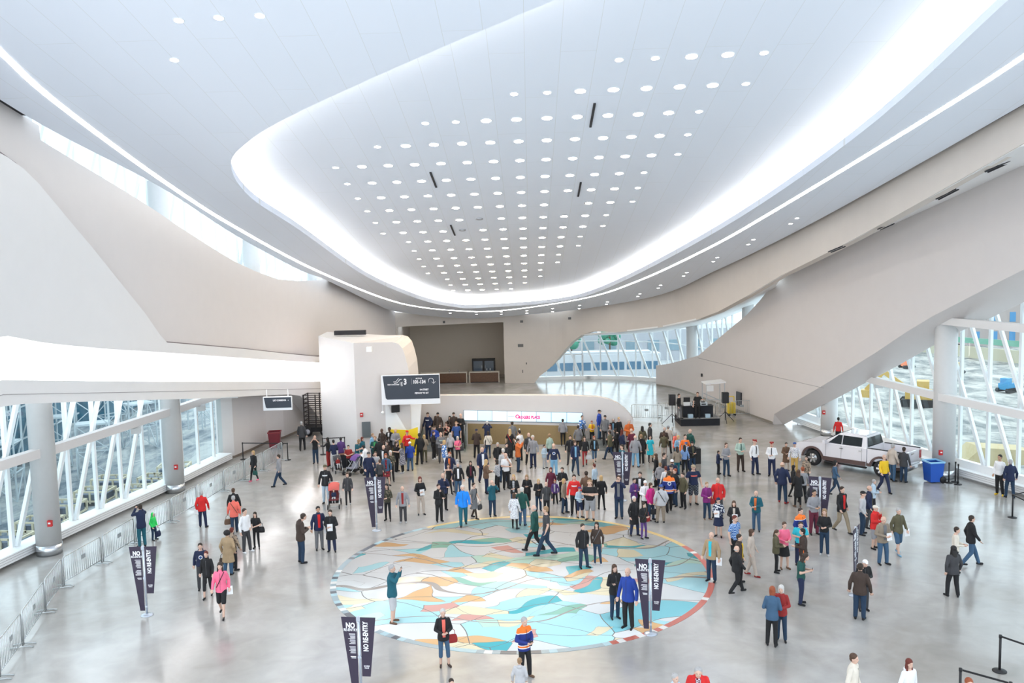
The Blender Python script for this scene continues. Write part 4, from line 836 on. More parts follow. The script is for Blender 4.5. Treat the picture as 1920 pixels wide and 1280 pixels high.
def g_hair(kind, p):
    mb = MB(); c = headc(p)
    top = lambda g=0: ball(mb, c+Vector((0, .020, .046)), (.089+g, .100+g, .092+g), 16)
    if kind == 'short': top(); ball(mb, c+Vector((0, .045, -.005)), (.080, .070, .075))
    elif kind == 'bald': ball(mb, c+Vector((0, .040, -.012)), (.083, .075, .042))
    elif kind == 'long': top(.004); swept(mb, c+Vector((0, .05, .0)), Vector((0, .085, 1.38)), .088, .085, 14, .6); swept(mb, c+Vector((.072, .02, 0)), Vector((.085, -.02, 1.42)), .03, .028); swept(mb, c+Vector((-.072, .02, 0)), Vector((-.085, -.02, 1.42)), .03, .028)
    elif kind == 'bob': top(.006); swept(mb, c+Vector((0, .04, .0)), c+Vector((0, .045, -.09)), .09, .084, 14, .8); swept(mb, c+Vector((.075, .01, 0)), c+Vector((.07, .0, -.09)), .026, .024); swept(mb, c+Vector((-.075, .01, 0)), c+Vector((-.07, .0, -.09)), .026, .024)
    elif kind == 'pony': top(); swept(mb, c+Vector((0, .10, .03)), c+Vector((0, .15, -.16)), .036, .022)
    elif kind == 'curly': ball(mb, c+Vector((0, .025, .04)), (.125, .125, .120), 14)
    elif kind == 'cap':
        ball(mb, c+Vector((0, .012, .050)), (.088, .102, .078), 16); swept(mb, c+Vector((0, -.07, .055)), c+Vector((0, -.145, .045)), .055, .05, 12, .18)
    elif kind == 'beanie': ball(mb, c+Vector((0, .014, .048)), (.090, .104, .092), 16)
    elif kind == 'hood': ball(mb, c+Vector((0, .03, .02)), (.105, .105, .125), 16); swept(mb, c+Vector((0, .05, -.05)), Vector((0, .05, 1.45)), .09, .1)
    elif kind == 'peaked':
        ball(mb, c+Vector((0, .01, .075)), (.088, .10, .03)); loft(mb, [(0, c.y+.01, c.z+.06, .088, .10), (0, c.y+.01, c.z+.10, .115, .125), (0, c.y+.015, c.z+.12, .11, .12)]); swept(mb, c+Vector((0, -.07, .065)), c+Vector((0, -.13, .045)), .05, .045, 12, .2)
    return mb
def skin_mesh(mb, name, vox, it=3):
    me = bpy.data.meshes.new(name); me.from_pydata(mb.v, [], mb.f); o = bpy.data.objects.new('tmp', me); COL.objects.link(o)
    bm = bmesh.new(); bm.from_mesh(me); bmesh.ops.recalc_face_normals(bm, faces=bm.faces); bm.to_mesh(me); bm.free()
    m = o.modifiers.new('r', 'REMESH'); m.mode = 'VOXEL'; m.voxel_size = vox; m.use_smooth_shade = True
    s = o.modifiers.new('s', 'SMOOTH'); s.factor = .5; s.iterations = it
    dg = bpy.context.evaluated_depsgraph_get(); r = bpy.data.meshes.new_from_object(o.evaluated_get(dg)); r.name = name
    bpy.data.objects.remove(o); bpy.data.meshes.remove(me); r.polygons.foreach_set('use_smooth', [True]*len(r.polygons)); return r
CACHE = {}
def getm(kind, sub, pose):
    k = (kind, sub, pose)
    if k in CACHE: return CACHE[k]
    p = POSES[pose]
    if kind == 'body': mb, v, it = body(p), .0095, 1
    elif kind == 'top': mb, v, it = g_top(sub, p), .016, 4
    elif kind == 'bottom': mb, v, it = g_bot(sub, p), .016, 4
    elif kind == 'hair': mb, v, it = g_hair(sub, p), .013, 3
    elif kind == 'shoe': mb = MB(); foot(mb, p, .006, sub); v, it = .012, 2
    me = skin_mesh(mb, kind, v, it)
    n = 3 if kind == 'body' else 1
    for i in range(n): me.materials.append(M_BLACK)
    if kind == 'body':
        c = headc(p); idx = []
        for q in me.polygons:
            d = q.center-c; mi = 0
            if d.y < -.06 and abs(abs(d.x)-.031) < .011 and abs(d.z-.010) < .0052: mi = 1
            elif d.y < -.06 and abs(d.x) < .022 and abs(d.z+.054) < .0055: mi = 2
            idx.append(mi)
        me.polygons.foreach_set('material_index', idx)
    CACHE[k] = me; return me
C = dict(black=(.012, .012, .014), charcoal=(.045, .045, .05), grey=(.16, .16, .17), mgrey=(.28, .28, .30), lgrey=(.48, .48, .50), white=(.80, .80, .82), navy=(.012, .02, .06), blue=(.03, .08, .26), royal=(.015, .05, .30),
 bright=(.01, .22, .75), sky=(.20, .40, .58), lblue=(.45, .56, .66), denim=(.045, .10, .18), jeans=(.014, .036, .075), teal=(.01, .10, .14), turq=(.03, .50, .62), green=(.05, .35, .10), lime=(.03, .62, .12), dkgreen=(.01, .07, .06), sage=(.42, .55, .48), olive=(.10, .09, .05),
 brown=(.14, .08, .05), dkbrown=(.05, .032, .025), tan=(.38, .27, .16), beige=(.52, .44, .38), cream=(.68, .62, .54), taupe=(.26, .21, .16), khaki=(.32, .26, .18), red=(.62, .02, .02), dkred=(.28, .02, .02), maroon=(.12, .015, .035), orange=(.60, .14, .03), vorange=(.85, .18, .03),
 coral=(.80, .16, .12), pink=(.85, .16, .28), magenta=(.55, .02, .20), purple=(.09, .04, .18), plum=(.20, .02, .16), yellow=(.80, .50, .02), gold=(.55, .35, .10),
 hblack=(.012, .01, .01), hbrown=(.07, .035, .02), hdark=(.03, .018, .012), hblond=(.50, .33, .15), hgrey=(.38, .37, .37), hwhite=(.55, .53, .51), hred=(.26, .06, .02), hauburn=(.12, .02, .012), hsand=(.28, .17, .09))
def cm(n):
    return MATS.get('cloth_'+n) or (mat('cloth_'+n, C[n], .7, noise=.35, nscale=30) if n in ('hblack', 'hbrown', 'hdark', 'hblond', 'hgrey', 'hwhite', 'hred', 'hauburn', 'hsand') else mat('cloth_'+n, C[n], .85, noise=.14, nscale=7, bump=.5))
def pattern_mat(name, a, b, kind='check', sc=14):
    if name in MATS: return MATS[name]
    m = bpy.data.materials.new(name); m.use_nodes = True; nt = m.node_tree; bs = nt.nodes['Principled BSDF']; bs.inputs['Roughness'].default_value = .85
    tc = nt.nodes.new('ShaderNodeTexCoord'); mx = nt.nodes.new('ShaderNodeMixRGB'); mx.inputs[1].default_value = (*a, 1); mx.inputs[2].default_value = (*b, 1)
    if kind == 'spots': t = nt.nodes.new('ShaderNodeTexNoise'); t.inputs['Scale'].default_value = sc; r = nt.nodes.new('ShaderNodeMath'); r.operation = 'GREATER_THAN'; r.inputs[1].default_value = .53; nt.links.new(t.outputs['Fac'], r.inputs[0]); out = r.outputs[0]
    elif kind == 'stripe':
        t = nt.nodes.new('ShaderNodeTexWave'); t.bands_direction = 'Z'; t.inputs['Scale'].default_value = sc; r = nt.nodes.new('ShaderNodeMath'); r.operation = 'GREATER_THAN'; r.inputs[1].default_value = .5; nt.links.new(t.outputs['Fac'], r.inputs[0]); out = r.outputs[0]
    else: t = nt.nodes.new('ShaderNodeTexChecker'); t.inputs['Scale'].default_value = sc; t.inputs['Color1'].default_value = (0, 0, 0, 1); t.inputs['Color2'].default_value = (1, 1, 1, 1); out = t.outputs['Fac']
    nt.links.new(tc.outputs['Object'], t.inputs['Vector']); nt.links.new(out, mx.inputs[0]); nt.links.new(mx.outputs[0], bs.inputs['Base Color']); MATS[name] = m; return m
def jersey_mat():
    """hockey jersey: orange yoke and sleeves, blue body, white and orange hem bands"""
    m = bpy.data.materials.new('jersey'); m.use_nodes = True; nt = m.node_tree; bs = nt.nodes['Principled BSDF']; bs.inputs['Roughness'].default_value = .8
    tc = nt.nodes.new('ShaderNodeTexCoord'); sx = nt.nodes.new('ShaderNodeSeparateXYZ'); nt.links.new(tc.outputs['Object'], sx.inputs[0]); r = nt.nodes.new('ShaderNodeValToRGB'); r.color_ramp.interpolation = 'CONSTANT'
    mp = nt.nodes.new('ShaderNodeMapRange'); mp.inputs[1].default_value = .75; mp.inputs[2].default_value = 1.55; nt.links.new(sx.outputs['Z'], mp.inputs[0]); nt.links.new(mp.outputs[0], r.inputs[0])
    bl, orr, wh = (.012, .03, .20, 1), (.85, .18, .02, 1), (.8, .8, .82, 1); cr = r.color_ramp
    stops = [(0, bl), (.17, wh), (.20, orr), (.26, wh), (.29, bl), (.70, wh), (.73, orr)]
    cr.elements[0].position = 0; cr.elements[0].color = bl; cr.elements[1].position = .17; cr.elements[1].color = wh
    for q, c in stops[2:]: e = cr.elements.new(q); e.color = c
    nt.links.new(r.outputs[0], bs.inputs['Base Color']); MATS['jersey'] = m
jersey_mat()
PAT = {'plaid': ((.03, .12, .42), (.35, .50, .70), 'check', 22), 'camo': ((.05, .05, .035), (.16, .13, .09), 'spots', 9), 'floral': ((.10, .10, .13), (.42, .40, .44), 'spots', 22), 'stripes': ((.02, .02, .03), (.75, .75, .78), 'stripe', 9),
 'dots': ((.78, .78, .80), (.35, .35, .42), 'spots', 30), 'navycheck': ((.012, .02, .06), (.70, .72, .76), 'spots', 14), 'tartan': ((.02, .02, .03), (.10, .12, .14), 'check', 18), 'redfloral': ((.30, .02, .03), (.03, .015, .02), 'spots', 16),
 'tanpattern': ((.35, .27, .2), (.08, .06, .05), 'spots', 10), 'bluewhite': ((.05, .18, .50), (.80, .82, .85), 'spots', 9), 'redcheck': ((.10, .02, .05), (.55, .55, .60), 'check', 24)}
def cmat(n):
    if n == 'jersey': return MATS['jersey']
    if n in PAT: return pattern_mat('cloth_'+n, *PAT[n])
    return cm(n)
SKIN = [mat('skin_light', (.62, .40, .31), .6), mat('skin_mid', (.46, .27, .18), .6), mat('skin_dark', (.09, .045, .028), .55)]
M_EYE = mat('eye_dark', (.02, .015, .012), .3); M_LIP = mat('lip', (.40, .15, .13), .6)
def put(me, name, m, parent, extra=()):
    o = bpy.data.objects.new(name, me); COL.objects.link(o); o.parent = parent
    for i, q in enumerate([m]+list(extra)): o.material_slots[i].link = 'OBJECT'; o.material_slots[i].material = q
    return o
def torso_patch(name, z0, z1, hw, g, m, parent, back=False, y0=.012, disc=False):
    """thin cloth piece lying on the chest or back"""
    mb = MB(); s = 1 if back else -1; rows = [(.80, .150, .110), (.88, .165, .120), (.96, .160, .115), (1.08, .142, .103), (1.2, .150, .110), (1.32, .168, .115), (1.40, .172, .105), (1.46, .12, .085)]
    def rr(z):
        for a, b in zip(rows, rows[1:]):
            if z <= b[0]: t = (z-a[0])/(b[0]-a[0]); return a[1]+(b[1]-a[1])*t+g, a[2]+(b[2]-a[2])*t+g
        return rows[-1][1]+g, rows[-1][2]+g
    N = 8; vs = []
    for k in range(N+1):
        z = z0+(z1-z0)*k/N; rx, ry = rr(z); w = hw*(math.sqrt(max(0.02, 1-((k-N/2)/(N/2))**2)) if disc else (1+.2*k/N))
        for q in range(5):
            x = w*(-1+q/2); vs.append((x, y0+s*ry*math.sqrt(max(0, 1-(x/rx)**2)), z))
    mb.smooth = True; mb.add(vs, [(k*5+q, k*5+q+1, k*5+q+6, k*5+q+5) for k in range(N) for q in range(4)])
    mb.add([(x, y-s*.012, z) for x, y, z in vs], [(k*5+q, k*5+q+1, k*5+q+6, k*5+q+5) for k in range(N) for q in range(4)])
    return build(mb, name, m, parent)
GT = {'tee': .016, 'shirt': .016, 'jacket': .024, 'hoodie': .026, 'coat': .026, 'dress': .018, 'tank': .014}
TOPN = {'tee': 'shirt', 'shirt': 'shirt', 'jacket': 'jacket', 'hoodie': 'hooded_top', 'coat': 'coat', 'dress': 'dress', 'tank': 'tank_top'}
HATN = {'cap': 'cap', 'beanie': 'knit_hat', 'hood': 'hood', 'peaked': 'peaked_cap'}
def hand_world(root, pose, s, f=.09):
    p = POSES[pose]; w, e = Vector(p['w'+s]), Vector(p['e'+s]); q = w+(w-e).normalized()*f
    sc = root.scale; a = root.rotation_euler.z; v = Vector((q.x*sc.x, q.y*sc.y, q.z*sc.z)); v.rotate(Matrix.Rotation(a, 3, 'Z')); return root.location+v
ITEMS = []; PC = [0]
def person(row):
    f = [t.strip() for t in row.split('|')]
    px_ = [float(v) for v in f[0].split(',')]; flags = dict((q.split('=') if '=' in q else (q, '1')) for q in f[6].split()) if f[6] else {}
    base = float(flags.get('z', 0)); wom = 'w' in flags
    if len(px_) > 2:
        g = gnd(px_[0], px_[2]-1.5, base); Y = g.y; h = (CH+ray(px_[0], px_[1]).z*Y)-base
        lo, hi = (.8, 1.5) if 'k' in flags else ((1.5, 1.78) if wom else (1.62, 1.92))
        h = min(max(h, lo), hi)
    else: h = float(flags.get('h', 1.64 if wom else 1.76))
    hat = f[5].split()[0] in ('cap', 'peaked', 'curly')
    P = gnd(px_[0], px_[1], base+h*(1.01 if hat else 1)); P.z = base
    if 'dx' in flags: P.x += float(flags['dx'])
    if 'dy' in flags: P.y += float(flags['dy'])
    wy = 53.35-.139*(P.x+2.1)-.42
    if -6.5 < P.x < 7.7 and wy < P.y < 56:
        d_ = ray(px_[0], px_[1]); P = Vector((d_.x*wy, wy, max(0, CH+d_.z*wy-h)))
    t = empty('person', P, R(float(f[2])+random.uniform(-8, 8)), 'person in '+f[7] if not f[7].startswith('person') else f[7], 'person')
    k = h/1.755; wd = float(flags.get('fat', .93 if wom else 1.0)); t.scale = (k*wd, k*(wd*.5+.5), k)
    pose = f[1]; PC[0] += 1
    if pose == 'st': pose = ('st', 'st2', 'st3')[PC[0] % 3]
    tp, tc = f[3].split()[:2]; inner = f[3].split()[2] if len(f[3].split()) > 2 else None; bt, bc = f[4].split()[:2]; hr, hc = f[5].split()[:2]
    sk = SKIN[int(flags.get('skin', 0))]
    put(getm('body', 'body', pose), 'body', sk, t, (M_EYE, M_LIP))
    put(getm('top', tp, pose), TOPN[tp], cmat(tc), t)
    put(getm('bottom', bt, pose), bt, cmat(bc), t)
    for s_ in 'LR': put(getm('shoe', s_, pose), 'shoe', cm(flags.get('shoe', 'black')), t)
    if hr != 'none':
        put(getm('hair', hr, pose), HATN.get(hr, 'hair'), cmat(hc), t)
        if hr in ('cap', 'peaked', 'beanie'): put(getm('hair', 'bald', pose), 'hair', cm(flags.get('hair', 'hbrown')), t)
    if inner: torso_patch('shirt_front', .93 if tp != 'coat' else 1.0, 1.45, .045, GT[tp]+.009, cmat(inner), t)
    if not inner and tp in ('jacket', 'coat') and 'badge' not in flags: torso_patch('zip', .86, 1.43, .004, GT[tp]+.006, cm('grey') if tc in ('black', 'navy', 'dkbrown', 'charcoal') else cm('charcoal'), t)
    if 'badge' in flags: torso_patch('emblem', 1.16, 1.32, .075, GT[tp]+.010, cm('white'), t, back=flags['badge'] == 'b', disc=True); torso_patch('emblem_centre', 1.19, 1.29, .05, GT[tp]+.013, cm('blue'), t, back=flags['badge'] == 'b', disc=True)
    if 'words' in flags: torso_patch('printed_letters', 1.26, 1.31, .10, GT[tp]+.010, cm(flags['words']), t)
    if 'tie' in flags: torso_patch('tie', 1.05, 1.45, .018, GT[tp]+.012, cm(flags['tie']), t)
    if 'strap' in flags:
        mb = MB(); g = GT[tp]+.014; pts = []
        for q in range(9): u = q/8; x = .13-.26*u; z = 1.44-.46*u; pts.append((x, .012-(.112+g)*math.sqrt(max(.05, 1-(x/.21)**2)), z))
        for q in range(9): u = q/8; x = -.13+.26*u; z = .98+.46*u; pts.append((x, .012+(.112+g)*math.sqrt(max(.05, 1-(x/.21)**2)), z))
        mb.tube(pts, .012, 6, close=True); build(mb, 'bag_strap', cm(flags['strap']), t)
    if len(f) > 9 and f[9]: ITEMS.append((t, pose, f[9]))
    return t
